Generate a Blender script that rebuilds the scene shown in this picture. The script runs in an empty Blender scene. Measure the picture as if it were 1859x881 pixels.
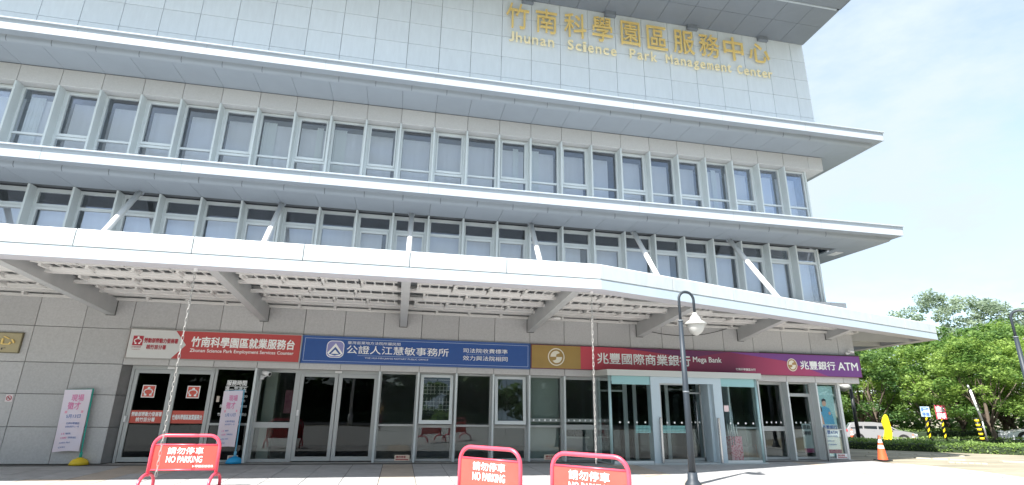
import bpy, math, random
import numpy as np
from mathutils import Vector, Matrix

# =====================================================================
# CAMERA, WORLD, SUN, EXPOSURE
# The scene is laid out in facade modules (one window bay = 1.1 m); the camera eye is
# 1.46 modules above the plaza, which is world z = 0.
# =====================================================================
S = 1.1
EYE = 1.46
C = bpy.context.scene
COL = C.collection
SUN_AZ = (-0.80, -0.60)      # horizontal direction towards the sun
SUN_EL = 50.0
EXPOSURE = 1.95
SUN_STRENGTH = 3.0
SKY_STRENGTH = 0.10

cam_d = bpy.data.cameras.new("camera")
cam = bpy.data.objects.new("camera", cam_d); COL.objects.link(cam)
cam_d.sensor_width = 36.0
cam_d.lens = 959.85 / 1859.0 * 36.0
cam_d.clip_start = 0.05; cam_d.clip_end = 3000
yaw, pitch, roll = .1968, .2951, .0158
fwd = Vector((math.sin(yaw)*math.cos(pitch), math.cos(yaw)*math.cos(pitch), math.sin(pitch)))
r0 = Vector((math.cos(yaw), -math.sin(yaw), 0)); u0 = r0.cross(fwd)
rt = math.cos(roll)*r0 + math.sin(roll)*u0
up = -math.sin(roll)*r0 + math.cos(roll)*u0
M = Matrix((rt, up, -fwd)).transposed().to_4x4()
M.translation = Vector((-12.4521*S, -14.5409*S, EYE*S))
cam.matrix_world = M
C.camera = cam

sd = Vector((SUN_AZ[0], SUN_AZ[1], 0)).normalized()*math.cos(math.radians(SUN_EL)) + Vector((0, 0, math.sin(math.radians(SUN_EL))))
sun_d = bpy.data.lights.new("sun", 'SUN'); sun_d.energy = SUN_STRENGTH
sun_d.angle = math.radians(0.6); sun_d.color = (1.0, .975, .935)
sun = bpy.data.objects.new("sun", sun_d); COL.objects.link(sun)
sun.rotation_euler = sd.to_track_quat('Z', 'Y').to_euler()
sun.location = (0, 0, 60)

wd = bpy.data.worlds.new("World"); C.world = wd; wd.use_nodes = True
nt = wd.node_tree; nt.nodes.clear()
def wn(t, **k):
    n = nt.nodes.new(t)
    for a, b in k.items(): setattr(n, a, b)
    return n
wo = wn('ShaderNodeOutputWorld'); bg = wn('ShaderNodeBackground'); bg.inputs[1].default_value = SKY_STRENGTH
sky = wn('ShaderNodeTexSky', sky_type='NISHITA', sun_disc=False)
sky.sun_elevation = math.radians(SUN_EL); sky.sun_rotation = math.atan2(sd.x, sd.y)
sky.dust_density = 1.0; sky.air_density = 1.0; sky.ozone_density = 2.0
tc = wn('ShaderNodeTexCoord'); mp = wn('ShaderNodeMapping'); mp.inputs['Scale'].default_value = (1.0, 1.6, 3.2)
mp.inputs['Rotation'].default_value = (0.1, 0.25, 0.6)
nz = wn('ShaderNodeTexNoise'); nz.inputs['Scale'].default_value = 1.7; nz.inputs['Detail'].default_value = 7; nz.inputs['Roughness'].default_value = .62
cr = wn('ShaderNodeValToRGB'); cr.color_ramp.elements[0].position = .36; cr.color_ramp.elements[1].position = .60
cr.color_ramp.elements[0].color = (.36, .36, .36, 1); cr.color_ramp.elements[1].color = (1, 1, 1, 1)
mx = wn('ShaderNodeMixRGB'); mx.inputs[2].default_value = (2.16, 2.50, 2.68, 1)
nt.links.new(tc.outputs['Generated'], mp.inputs[0]); nt.links.new(mp.outputs[0], nz.inputs[0])
nt.links.new(nz.outputs[0], cr.inputs[0]); nt.links.new(cr.outputs[0], mx.inputs[0])
nt.links.new(sky.outputs[0], mx.inputs[1]); nt.links.new(mx.outputs[0], bg.inputs[0]); nt.links.new(bg.outputs[0], wo.inputs[0])
C.view_settings.view_transform = 'Standard'; C.view_settings.look = 'None'
C.view_settings.exposure = EXPOSURE; C.view_settings.gamma = 1.0
C.render.engine = 'CYCLES'
C.cycles.max_bounces = 9; C.cycles.transparent_max_bounces = 24; C.cycles.glossy_bounces = 5
C.cycles.caustics_reflective = False; C.cycles.caustics_refractive = False

# =====================================================================
# MATERIALS
# =====================================================================
_m = {}
def mat(name, col, rough=.6, metal=0.0, spec=.5, var=0.0, vscale=6.0, bump=0.0, bscale=60.0, col2=None, thresh=None, streak=None, trans=0.0, pvar=None):
    if name in _m: return _m[name]
    m = bpy.data.materials.new(name); m.use_nodes = True; n = m.node_tree.nodes; l = m.node_tree.links
    b = n['Principled BSDF']; b.inputs['Base Color'].default_value = (*col, 1)
    b.inputs['Roughness'].default_value = rough; b.inputs['Metallic'].default_value = metal
    b.inputs['Specular IOR Level'].default_value = spec
    if trans: b.inputs['Transmission Weight'].default_value = trans
    if var or col2:
        t = n.new('ShaderNodeTexCoord'); x = n.new('ShaderNodeTexNoise'); x.inputs['Scale'].default_value = vscale
        x.inputs['Detail'].default_value = 6; x.inputs['Roughness'].default_value = .65
        src = t.outputs['Object']
        if streak:
            mpp = n.new('ShaderNodeMapping'); mpp.inputs['Scale'].default_value = streak; l.new(src, mpp.inputs[0]); src = mpp.outputs[0]
        oi = n.new('ShaderNodeObjectInfo'); add = n.new('ShaderNodeVectorMath'); add.operation = 'ADD'
        sc = n.new('ShaderNodeVectorMath'); sc.operation = 'SCALE'; sc.inputs['Scale'].default_value = 37.0
        cmb = n.new('ShaderNodeCombineXYZ')
        for i in range(3): l.new(oi.outputs['Random'], cmb.inputs[i])
        l.new(cmb.outputs[0], sc.inputs[0]); l.new(src, add.inputs[0]); l.new(sc.outputs[0], add.inputs[1])
        l.new(add.outputs[0], x.inputs['Vector'])
        r = n.new('ShaderNodeValToRGB'); lo, hi = thresh or (.3, .7)
        r.color_ramp.elements[0].position = lo; r.color_ramp.elements[1].position = hi
        c2 = col2 or tuple(min(1, c*(1+var)) for c in col); c1 = col if col2 else tuple(c*(1-var) for c in col)
        r.color_ramp.elements[0].color = (*c1, 1); r.color_ramp.elements[1].color = (*c2, 1)
        l.new(x.outputs[0], r.inputs[0])
        hs = n.new('ShaderNodeHueSaturation'); mr = n.new('ShaderNodeMapRange')
        pv = var*.5 if pvar is None else pvar
        mr.inputs['To Min'].default_value = 1-pv; mr.inputs['To Max'].default_value = 1+pv
        l.new(oi.outputs['Random'], mr.inputs[0]); l.new(mr.outputs[0], hs.inputs['Value']); l.new(r.outputs[0], hs.inputs['Color'])
        l.new(hs.outputs[0], b.inputs['Base Color'])
    if bump:
        t = n.new('ShaderNodeTexCoord'); x = n.new('ShaderNodeTexNoise'); x.inputs['Scale'].default_value = bscale; x.inputs['Detail'].default_value = 4
        bm = n.new('ShaderNodeBump'); bm.inputs['Strength'].default_value = bump; bm.inputs['Distance'].default_value = .01
        l.new(t.outputs['Object'], x.inputs[0]); l.new(x.outputs[0], bm.inputs['Height']); l.new(bm.outputs[0], b.inputs['Normal'])
    _m[name] = m; return m

def glass(name, tint, refl_min, refl_max, rtint=(1, 1, 1), rough=.0):
    m = bpy.data.materials.new(name); m.use_nodes = True; n = m.node_tree.nodes; l = m.node_tree.links
    n.remove(n['Principled BSDF'])
    o = n['Material Output']; tr = n.new('ShaderNodeBsdfTransparent'); tr.inputs[0].default_value = (*tint, 1)
    g = n.new('ShaderNodeBsdfGlossy'); g.inputs['Color'].default_value = (*rtint, 1); g.inputs['Roughness'].default_value = rough
    f = n.new('ShaderNodeFresnel'); f.inputs[0].default_value = 1.5
    mr = n.new('ShaderNodeMapRange'); mr.inputs['From Min'].default_value = .04; mr.inputs['From Max'].default_value = .6
    mr.inputs['To Min'].default_value = refl_min; mr.inputs['To Max'].default_value = refl_max
    t = n.new('ShaderNodeTexCoord'); x = n.new('ShaderNodeTexNoise'); x.inputs['Scale'].default_value = .9; x.inputs['Detail'].default_value = 1
    bm = n.new('ShaderNodeBump'); bm.inputs['Strength'].default_value = .03; bm.inputs['Distance'].default_value = .05
    l.new(t.outputs['Object'], x.inputs[0]); l.new(x.outputs[0], bm.inputs['Height']); l.new(bm.outputs[0], g.inputs['Normal'])
    ms = n.new('ShaderNodeMixShader'); l.new(f.outputs[0], mr.inputs[0]); l.new(mr.outputs[0], ms.inputs[0])
    l.new(tr.outputs[0], ms.inputs[1]); l.new(g.outputs[0], ms.inputs[2]); l.new(ms.outputs[0], o.inputs[0])
    return m

STONE = mat('grey_granite', (.49, .49, .495), .75, var=.10, vscale=22.0, bump=.25, bscale=90, pvar=.07)
STONE_D = mat('dark_granite', (.20, .20, .20), .7, var=.12, vscale=5.0, bump=.2, bscale=90)
BAND = mat('pale_stone_band', (.55, .545, .54), .75, var=.06, vscale=20.0, pvar=.05, bump=.2, bscale=80)
CLAD = mat('pale_metal_cladding', (.69, .74, .78), .42, .0, .5, var=.04, vscale=2.5, pvar=.03, streak=(3, 3, .6), bump=.02, bscale=3)
JOINT = mat('joint_shadow_gap', (.12, .13, .14), .9)
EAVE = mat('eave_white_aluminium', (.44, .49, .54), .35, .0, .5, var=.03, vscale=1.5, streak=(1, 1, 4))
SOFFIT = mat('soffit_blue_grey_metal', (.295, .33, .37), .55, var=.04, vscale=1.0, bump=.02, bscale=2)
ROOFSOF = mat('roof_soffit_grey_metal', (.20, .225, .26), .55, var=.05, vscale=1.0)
FIN = mat('fin_grey_green_metal', (.64, .69, .70), .45, var=.03, vscale=2.0)
FRAME = mat('window_frame_silver', (.70, .74, .75), .4, .1)
DFRAME = mat('door_frame_silver', (.45, .47, .47), .4, .2)
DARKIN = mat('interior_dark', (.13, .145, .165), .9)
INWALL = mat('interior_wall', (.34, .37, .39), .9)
BLIND = mat('blind_pale_grey', (.80, .82, .85), .8, var=.05, vscale=1.0, streak=(6, 1, .3))
CURT = mat('curtain_pale_green', (.82, .88, .86), .9, var=.03, vscale=1.5)
GLASS_UP = glass('window_glass_blue', (.96, .97, .985), .10, .5, (.88, .93, 1))
GLASS_GF = glass('shop_glass_dark', (.88, .91, .90), .035, .38, (.9, .95, .97))
GLASS_DK = glass('door_glass_tinted', (.30, .32, .33), .028, .38, (.9, .95, .97))
GLASS_CL = glass('vestibule_glass_teal', (.90, .955, .955), .018, .38)
CANW = mat('canopy_white_panel', (.50, .545, .56), .35, var=.03, vscale=1.6, col2=(.57, .61, .62), thresh=(.35, .55), streak=(1.5, 1.5, .5))
CANSTAIN = mat('canopy_white_edge', (.46, .54, .60), .4, var=.04, vscale=2)
CANU = mat('canopy_underside_grey', (.50, .50, .54), .6, var=.04, vscale=2)
BEAM = mat('beam_grey_paint', (.46, .47, .475), .5, var=.06, vscale=2, bump=.03, bscale=8)
BEAM_D = mat('beam_end_dark_plate', (.10, .10, .10), .8, var=.3, vscale=14)  # dark mottled plate where a beam meets the wall
LOUV = mat('louvre_offwhite', (.70, .69, .675), .55, var=.05, vscale=3)
ROOFG = mat('canopy_roof_sheet', (.36, .38, .40), .5, var=.1, vscale=1)
STRUT = mat('strut_white_paint', (.84, .84, .83), .35, var=.04, vscale=3)
WHITE = mat('white_paint', (.80, .80, .80), .4)
RED = mat('sign_red', (.50, .07, .07), .45, var=.04, vscale=2)
SIGNW = mat('sign_white', (.66, .67, .66), .45, var=.03, vscale=2)
BLUE = mat('sign_blue', (.030, .095, .33), .4, var=.06, vscale=3)
GOLDP = mat('sign_gold_panel', (.36, .235, .07), .4, var=.10, vscale=1.2)
CRED = mat('sign_crimson', (.47, .05, .09), .4)
PURP = mat('sign_purple', (.155, .045, .225), .4)
MAROON = mat('sign_maroon', (.235, .035, .09), .4)
VIOLET = mat('sign_violet', (.29, .09, .33), .4)
MAGENTA = mat('sign_magenta_red', (.45, .07, .15), .4)
LET = mat('lettering_white', (.94, .94, .93), .5)
LETR = mat('lettering_red', (.42, .03, .05), .5)
LETK = mat('lettering_dark', (.05, .05, .06), .5)
LETB = mat('lettering_blue', (.08, .16, .45), .5)
LETP = mat('lettering_pink', (.75, .18, .42), .5)
LETC = mat('lettering_cyan', (.15, .50, .62), .5)
GOLD = mat('gold_metal', (1.0, .74, .28), .32, .35, .5)
GOLDT = mat('gold_metal_light', (1.0, .86, .54), .35, .1)
PLAQ = mat('plaque_brass', (.44, .38, .24), .4, .3, var=.06, vscale=4)
BARR = mat('barrier_red_tube', (.80, .08, .13), .32, .0, .6, var=.10, vscale=6)
BARP = mat('barrier_red_panel', (.80, .085, .065), .5, var=.12, vscale=3)
CHAIN = mat('chain_pale_metal', (.42, .41, .39), .4, .2)
LAMPM = mat('lamp_blue_grey_steel', (.030, .040, .052), .5, .0, .4, var=.1, vscale=5)
LAMPW = mat('lamp_shade_offwhite', (.40, .40, .38), .5)
LAMPG = mat('lamp_globe_frosted', (.50, .50, .48), .25)
BLACK = mat('black_metal', (.015, .017, .018), .45)
CONE = mat('cone_orange', (.85, .12, .04), .5, var=.05)
CONEW = mat('cone_white_band', (.80, .76, .74), .45)
YEL = mat('yellow_board', (.90, .66, .01), .5)
YELB = mat('base_yellow', (.82, .58, .03), .5, var=.05)
BLUB = mat('base_blue', (.02, .36, .70), .5, var=.05)
GREENP = mat('pole_green', (.02, .38, .30), .5)
BANN = mat('banner_fabric_pale', (.72, .70, .82), .7, col2=(.80, .68, .73), var=.02, vscale=.9)
PINK = mat('banner_pink_print', (.82, .40, .52), .6)
PLAZA = mat('plaza_pale_paving', (.46, .45, .43), .8, var=.08, vscale=.8, bump=.1, bscale=40)
SLAB_A = mat('paving_slab_grey', (.40, .395, .39), .78, var=.14, vscale=2.5, bump=.12, bscale=60)
SLAB_B = mat('paving_slab_tan', (.45, .385, .32), .78, var=.12, vscale=2.5, bump=.12, bscale=60)
TAN = mat('tan_worn_paving', (.22, .20, .145), .9, col2=(.36, .31, .225), var=.03, vscale=1.1, streak=(.35, 1.6, 1), thresh=(.38, .62), bump=.3, bscale=14)
STREAK = mat('tan_light_stone', (.56, .51, .41), .85, var=.05)
ASPH = mat('asphalt', (.055, .055, .058), .9, var=.12, vscale=2, bump=.2, bscale=60)
GRASS = mat('lawn_green', (.075, .13, .035), .95, col2=(.12, .17, .05), var=.1, vscale=3, bump=.5, bscale=30)
BARK = mat('bark_brown', (.13, .10, .075), .95, var=.2, vscale=8, bump=.5, bscale=25)
BARKP = mat('bark_pale', (.30, .27, .23), .95, var=.2, vscale=8, bump=.5, bscale=25)
CARS = mat('car_silver_paint', (.34, .335, .34), .3, .2, .5)
CARW = mat('car_white_paint', (.85, .86, .88), .25, .0, .6)
CARG = mat('car_glass_dark', (.02, .025, .03), .08, .0, .8)
TYRE = mat('tyre_rubber', (.02, .02, .02), .85)
RIM = mat('rim_alloy', (.45, .45, .45), .35, .7)
TAIL = mat('tail_light_red', (.5, .02, .03), .25)
HEADL = mat('head_light_clear', (.75, .78, .8), .15)
STKW = mat('sticker_cream', (.80, .66, .54), .6)
TEALF = mat('frosted_teal_film', (.45, .82, .82), .5)
FRGRN = mat('frosted_interior_green', (.34, .40, .38), .8, var=.06, vscale=1.4)
POT = mat('pot_terracotta', (.80, .18, .08), .6, var=.06)
SKIN = mat('skin', (.50, .32, .24), .6)
YSHIRT = mat('shirt_mustard', (.62, .42, .10), .8)
SKIRT = mat('skirt_maroon', (.16, .03, .05), .85)
HATM = mat('sun_hat_pale', (.75, .73, .68), .85)

def leafmat(name, c1, c2, tr=.35):
    m = bpy.data.materials.new(name); m.use_nodes = True; n = m.node_tree.nodes; l = m.node_tree.links
    b = n['Principled BSDF']; b.inputs['Roughness'].default_value = .5; b.inputs['Specular IOR Level'].default_value = .35
    t = n.new('ShaderNodeTexCoord'); x = n.new('ShaderNodeTexNoise'); x.inputs['Scale'].default_value = 1.1; x.inputs['Detail'].default_value = 5
    at = n.new('ShaderNodeAttribute'); at.attribute_name = 'leaf_tint'
    ad = n.new('ShaderNodeMath'); ad.operation = 'ADD'
    ml = n.new('ShaderNodeMath'); ml.operation = 'MULTIPLY'; ml.inputs[1].default_value = .55
    oi = n.new('ShaderNodeObjectInfo'); m2 = n.new('ShaderNodeMath'); m2.operation = 'MULTIPLY_ADD'; m2.inputs[1].default_value = .50; m2.inputs[2].default_value = -.50
    r = n.new('ShaderNodeValToRGB'); r.color_ramp.elements[0].position = .12; r.color_ramp.elements[1].position = .62
    r.color_ramp.elements[0].color = (*c1, 1); r.color_ramp.elements[1].color = (*c2, 1)
    ad2 = n.new('ShaderNodeMath'); ad2.operation = 'ADD'
    l.new(t.outputs['Object'], x.inputs[0]); l.new(at.outputs['Fac'], ml.inputs[0]); l.new(x.outputs[0], ad.inputs[0]); l.new(ml.outputs[0], ad.inputs[1])
    l.new(oi.outputs['Random'], m2.inputs[0]); l.new(ad.outputs[0], ad2.inputs[0]); l.new(m2.outputs[0], ad2.inputs[1])
    l.new(ad2.outputs[0], r.inputs[0]); l.new(r.outputs[0], b.inputs['Base Color'])
    tl = n.new('ShaderNodeBsdfTranslucent'); ms = n.new('ShaderNodeMixShader'); ms.inputs[0].default_value = tr
    l.new(r.outputs[0], tl.inputs[0]); l.new(b.outputs[0], ms.inputs[1]); l.new(tl.outputs[0], ms.inputs[2])
    l.new(ms.outputs[0], n['Material Output'].inputs[0])
    return m
LEAF_A = leafmat('leaves_fresh_green', (.10, .20, .045), (.31, .44, .10), .5)
LEAF_B = leafmat('leaves_deep_green', (.07, .15, .045), (.20, .32, .08), .5)
LEAF_P = leafmat('leaves_haze_pale', (.22, .29, .21), (.36, .44, .31), .55)  # far trees: haze mixed into the leaf colour, no haze volume
LEAF_H = leafmat('leaves_hedge', (.12, .21, .05), (.32, .45, .12), .45)

# =====================================================================
# BUILDERS (all coordinates in modules; z measured from the camera eye, ground = -EYE)
# =====================================================================
G = -EYE
class MB:
    def __init__(s): s.v = []; s.f = []; s.sm = []
    def add(s, vs, fs, smooth=False):
        o = len(s.v); s.v += [tuple(p) for p in vs]
        for f in fs: s.f.append([i+o for i in f]); s.sm.append(smooth)
        return s
    def box(s, x0, x1, y0, y1, z0, z1):
        v = [(x0,y0,z0),(x1,y0,z0),(x1,y1,z0),(x0,y1,z0),(x0,y0,z1),(x1,y0,z1),(x1,y1,z1),(x0,y1,z1)]
        return s.add(v, [(0,3,2,1),(4,5,6,7),(0,1,5,4),(1,2,6,5),(2,3,7,6),(3,0,4,7)])
    def hexa(s, bot, top):
        return s.add(list(bot)+list(top), [(3,2,1,0),(4,5,6,7),(0,1,5,4),(1,2,6,5),(2,3,7,6),(3,0,4,7)])
    def prism(s, poly, axis, a0, a1):
        n = len(poly)
        def P(p, a):
            if axis == 'x': return (a, p[0], p[1])
            if axis == 'y': return (p[0], a, p[1])
            return (p[0], p[1], a)
        v = [P(p, a0) for p in poly] + [P(p, a1) for p in poly]
        f = [tuple(range(n)), tuple(range(2*n-1, n-1, -1))] + [(i, n+i, n+(i+1) % n, (i+1) % n) for i in range(n)]
        return s.add(v, f)
    def tube(s, pts, r, n=10, cap=True, closed=False):
        pts = [Vector(p) for p in pts]; rs = r if isinstance(r, (list, tuple)) else [r]*len(pts)
        N = len(pts); rings = []; prev = None
        for i, p in enumerate(pts):
            if closed: d = pts[(i+1) % N]-pts[i-1]
            else: d = (pts[min(i+1, N-1)]-pts[max(i-1, 0)])
            d.normalize()
            if prev is None:
                a = Vector((0, 0, 1)) if abs(d.z) < .9 else Vector((1, 0, 0))
                u = d.cross(a).normalized()
            else: u = (prev - d*prev.dot(d)).normalized()
            prev = u; w = d.cross(u)
            rings.append([p+(u*math.cos(2*math.pi*k/n)+w*math.sin(2*math.pi*k/n))*rs[i] for k in range(n)])
        o = len(s.v)
        for rg in rings: s.v += [tuple(q) for q in rg]
        for i in range(N if closed else N-1):
            j = (i+1) % N
            for k in range(n):
                s.f.append([o+i*n+k, o+i*n+(k+1) % n, o+j*n+(k+1) % n, o+j*n+k]); s.sm.append(True)
        if cap and not closed:
            s.f.append([o+k for k in range(n)][::-1]); s.sm.append(False)
            s.f.append([o+(N-1)*n+k for k in range(n)]); s.sm.append(False)
        return s
    def lathe(s, prof, c=(0, 0, 0), n=20, a0=0, a1=2*math.pi):
        o = len(s.v); full = abs(a1-a0-2*math.pi) < 1e-6; m = n if full else n+1
        for (r, z) in prof:
            for k in range(m):
                a = a0+(a1-a0)*k/n; s.v.append((c[0]+r*math.cos(a), c[1]+r*math.sin(a), c[2]+z))
        for i in range(len(prof)-1):
            for k in range(n):
                k2 = (k+1) % m if full else k+1
                s.f.append([o+i*m+k, o+i*m+k2, o+(i+1)*m+k2, o+(i+1)*m+k]); s.sm.append(True)
        return s
    def disc_y(s, cx, cz, r0, r1, y0, y1, n=24, sx=1.0):
        # ring or disc facing -y, with thickness
        o = len(s.v)
        for (rr, y) in ((r1, y0), (r1, y1), (r0, y0)):
            for k in range(n):
                a = 2*math.pi*k/n; s.v.append((cx+sx*rr*math.cos(a), y, cz+rr*math.sin(a)))
        for k in range(n):
            k2 = (k+1) % n
            s.f.append([o+k, o+k2, o+2*n+k2, o+2*n+k]); s.sm.append(False)
            s.f.append([o+n+k, o+n+k2, o+k2, o+k]); s.sm.append(False)
        return s
    def mesh(s, name, origin=(0, 0, 0)):
        me = bpy.data.meshes.new(name)
        a = (np.array(s.v, dtype=float)-np.array(origin))*S
        me.from_pydata(a.tolist(), [], s.f)
        if any(s.sm): me.polygons.foreach_set('use_smooth', s.sm)
        me.validate(); me.update(); return me
    def build(s, name, m, parent=None, origin=(0, 0, 0), loc=None, rotz=0):
        me = s.mesh(name, origin); me.materials.append(m)
        return link(name, me, parent, loc, rotz)

def Wl(p): return ((p[0])*S, (p[1])*S, (p[2]+EYE)*S)
def link(name, me, parent=None, loc=None, rotz=0):
    o = bpy.data.objects.new(name, me); COL.objects.link(o)
    if parent is not None: o.parent = parent
    if loc is not None: o.location = Vector(loc)*S if parent is not None else Vector(Wl(loc))
    if rotz: o.rotation_euler.z = rotz
    return o
def thing(name, label, cat, loc, rotz=0, group=None):
    o = bpy.data.objects.new(name, None); COL.objects.link(o); o.empty_display_size = .2
    o.location = Wl(loc); o.rotation_euler.z = rotz; o['label'] = label; o['category'] = cat
    if group: o['group'] = group
    return o
def tag(o, label, cat, group=None):
    o['label'] = label; o['category'] = cat
    if group: o['group'] = group
    return o
def struct(o): o['kind'] = 'structure'; return o
def copy_tree(o, parent=None, loc=None, rotz=None):
    c = o.copy(); COL.objects.link(c)
    if parent is not None: c.parent = parent
    if loc is not None: c.location = Wl(loc)
    if rotz is not None: c.rotation_euler.z = rotz
    for ch in [q for q in bpy.data.objects if q.parent == o]: copy_tree(ch, c)
    return c

# ---- text as mesh ----------------------------------------------------
_tc = {}
def text_geo(s, bold=0.0, depth=0.0, bevel=0.0):
    k = (s, bold, depth)
    if k in _tc: return _tc[k]
    cu = bpy.data.curves.new('t', 'FONT'); cu.body = s; cu.resolution_u = 3; cu.offset = bold
    cu.extrude = depth; cu.align_x = 'LEFT'
    ob = bpy.data.objects.new('t', cu); COL.objects.link(ob)
    dg = bpy.context.evaluated_depsgraph_get(); dg.update()
    me = bpy.data.meshes.new_from_object(ob.evaluated_get(dg))
    v = np.array([tuple(p.co) for p in me.vertices]); f = [list(p.vertices) for p in me.polygons]
    bpy.data.objects.remove(ob); bpy.data.curves.remove(cu); bpy.data.meshes.remove(me)
    mn = v.min(0); mxx = v.max(0); v = (v-mn)/np.maximum(mxx-mn, 1e-6)
    if mxx[2]-mn[2] < 1e-6: v[:, 2] = 0
    _tc[k] = (v, f); return _tc[k]
def put_text(mb, s, x0, z0, x1, z1, y, bold=0.0, thick=0.004, shear=0.0):
    """lettering in the plane facing -y, bbox x0..x1, z0..z1, front face at y - thick"""
    v, f = text_geo(s, 0, .05 if thick > .006 else 0)
    if bold > 0:
        h = (z1-z0)*min(bold, .03)*1.3
        for i, (a, b) in enumerate(((-1, 0), (1, 0), (0, 1), (0, -1), (.7, .7), (-.7, .7), (.7, -.7), (-.7, -.7))):
            put_text(mb, s, x0+a*h, z0+b*h, x1+a*h, z1+b*h, y-.0002*(i+1), 0, thick, shear)
    P = [(x0+(x1-x0)*p[0]+shear*p[1]*(z1-z0), y-thick*p[2] if thick > .006 else y-thick, z0+(z1-z0)*p[1]) for p in v]
    return mb.add(P, f)

# =====================================================================
# GROUND
# =====================================================================
def gz(x, y):
    D = math.hypot(x+12.45, y+14.54)
    z = G - (.011*max(0, D-20) if (x > 2.0 and y > -12) else 0)
    w = min(1, max(0, (x-2.0)/3.0)) if y > -12 else 0
    z = G + (z-G)*w
    z -= .35*math.exp(-((x-17.1)**2+(y-15.3)**2)/12.5)
    return z - .02
mb = MB()
xs = sorted(set(list(np.arange(-30, 42, 1.5)) + [-400, -220, -120, -70, -45, 60, 90, 150, 260, 400]))
ys = sorted(set(list(np.arange(-14, 42, 1.5)) + [-400, -220, -120, -70, -45, -28, -20, 60, 90, 150, 260, 400]))
for x in xs:
    for y in ys:
        mb.v.append((x, y, gz(min(x, 55), min(y, 55))))
for i in range(len(xs)-1):
    for j in range(len(ys)-1):
        a = i*len(ys)+j; mb.f.append([a, a+len(ys), a+len(ys)+1, a+1]); mb.sm.append(True)
struct(mb.build('ground', TAN, None, (0, 0, -EYE)))

edge = [(1.0, .25), (1.25, -.5), (1.75, -1.15), (2.0, -1.65), (2.1, -2.7), (1.9, -3.9), (2.3, -5.6), (4.5, -8.5), (9, -11), (30, -13)]
poly = [(-30, 12), (-30, -19.5), (30, -19.5)] + edge[::-1] + [(1.0, 12)]
mb = MB(); n = len(poly)
mb.add([(x, y, G-.012) for x, y in poly]+[(x, y, G-.30) for x, y in poly], [tuple(range(n))]+[(i, i+n, (i+1) % n+n, (i+1) % n) for i in range(n)])
plaza = struct(mb.build('plaza', PLAZA, None, (0, 0, -EYE)))
# paving slabs of the plaza that can be told apart
random.seed(4)
sl_me = []
for mtl in (SLAB_A, SLAB_B):
    m_ = MB().box(.008, .742, .008, .742, -.010, 0)
    me = m_.mesh('paving_slab'); me.materials.append(mtl); sl_me.append(me)
MB().box(-21.7, 1.4, -5.2, -.02, G-.0115, G-.0085).build('joint_sand', mat('joint_sand', (.13, .125, .12), .95), plaza, (0, 0, -EYE))
ns = 0
for j in range(8):
    for i in range(34):
        x = -21.8+i*.75*.93; y = -5.3+j*.75*.93
        if y > -.35 and not (y < .2): continue
        if x > .6 or ns > 290: continue
        if y+.7 > -.03: continue
        tanrow = (i % 8 == 5) or random.random() < .03
        o = link('paving_slab', sl_me[1 if tanrow else 0], plaza, (x, y, G+EYE+random.uniform(-.001, .001)))
        o.scale = (.93, .93, 1); ns += 1
# light stone streaks in the tan ground
mb = MB()
for (x0, y0, x1, y1, w) in [(2.6, 1.35, 5.2, .2, .06), (6.0, -.2, 9.8, -1.9, .10), (3.6, -.6, 4.5, -1.0, .05), (4.2, 2.9, 7.0, 1.7, .06), (8.5, .9, 11, -.1, .07)]:
    d = Vector((x1-x0, y1-y0, 0)).normalized(); nn = Vector((-d.y, d.x, 0))*w
    for k in range(6):
        a = Vector((x0, y0, 0)).lerp(Vector((x1, y1, 0)), k/6+.01); b = Vector((x0, y0, 0)).lerp(Vector((x1, y1, 0)), (k+1)/6-.01)
        q = [a-nn, b-nn*random.uniform(.5, 1), b+nn*random.uniform(.5, 1), a+nn]
        mb.add([(p.x, p.y, gz(p.x, p.y)+.03) for p in q]+[(p.x, p.y, gz(p.x, p.y)-.02) for p in q], [(0, 1, 2, 3), (0, 4, 5, 1), (1, 5, 6, 2), (2, 6, 7, 3), (3, 7, 4, 0)])
struct(mb.build('kerb_stones', STREAK, None, (0, 0, -EYE)))
# parking road and lawns beyond
def sheet(name, pts, m, dz):
    mb = MB(); nx = 14; ny = 8
    p = [Vector((a[0], a[1], 0)) for a in pts]
    for i in range(nx+1):
        for j in range(ny+1):
            u, v = i/nx, j/ny; q = p[0].lerp(p[1], u).lerp(p[3].lerp(p[2], u), v)
            mb.v.append((q.x, q.y, gz(q.x, q.y)+dz))
    for i in range(nx):
        for j in range(ny):
            a = i*(ny+1)+j; mb.f.append([a, a+ny+1, a+ny+2, a+1]); mb.sm.append(True)
    return struct(mb.build(name, m, None, (0, 0, -EYE)))
sheet('parking_road', [(2, 14), (26, 1.5), (31, 8.5), (7, 27)], ASPH, .03)
sheet('lawn', [(10, 28), (36, 9), (75, 60), (25, 80)], GRASS, .045)
sheet('road', [(-90, -26), (90, -26), (90, -20.5), (-90, -20.5)], ASPH, .03)
sheet('lawn', [(-90, -70), (90, -70), (90, -27), (-90, -27)], GRASS, .035)

# =====================================================================
# THE BUILDING
# =====================================================================
O = (0, 0, G)                       # building origin on the ground below the corner bay line
bld = thing('office_building', 'grey and white three storey office building with stacked eaves, finned windows and a steel canopy', 'building', O)
def part(mb, name, m, parent=bld, origin=O): return mb.build(name, m, parent, origin)
XL = -28
KS = list(range(XL, 1))
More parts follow.
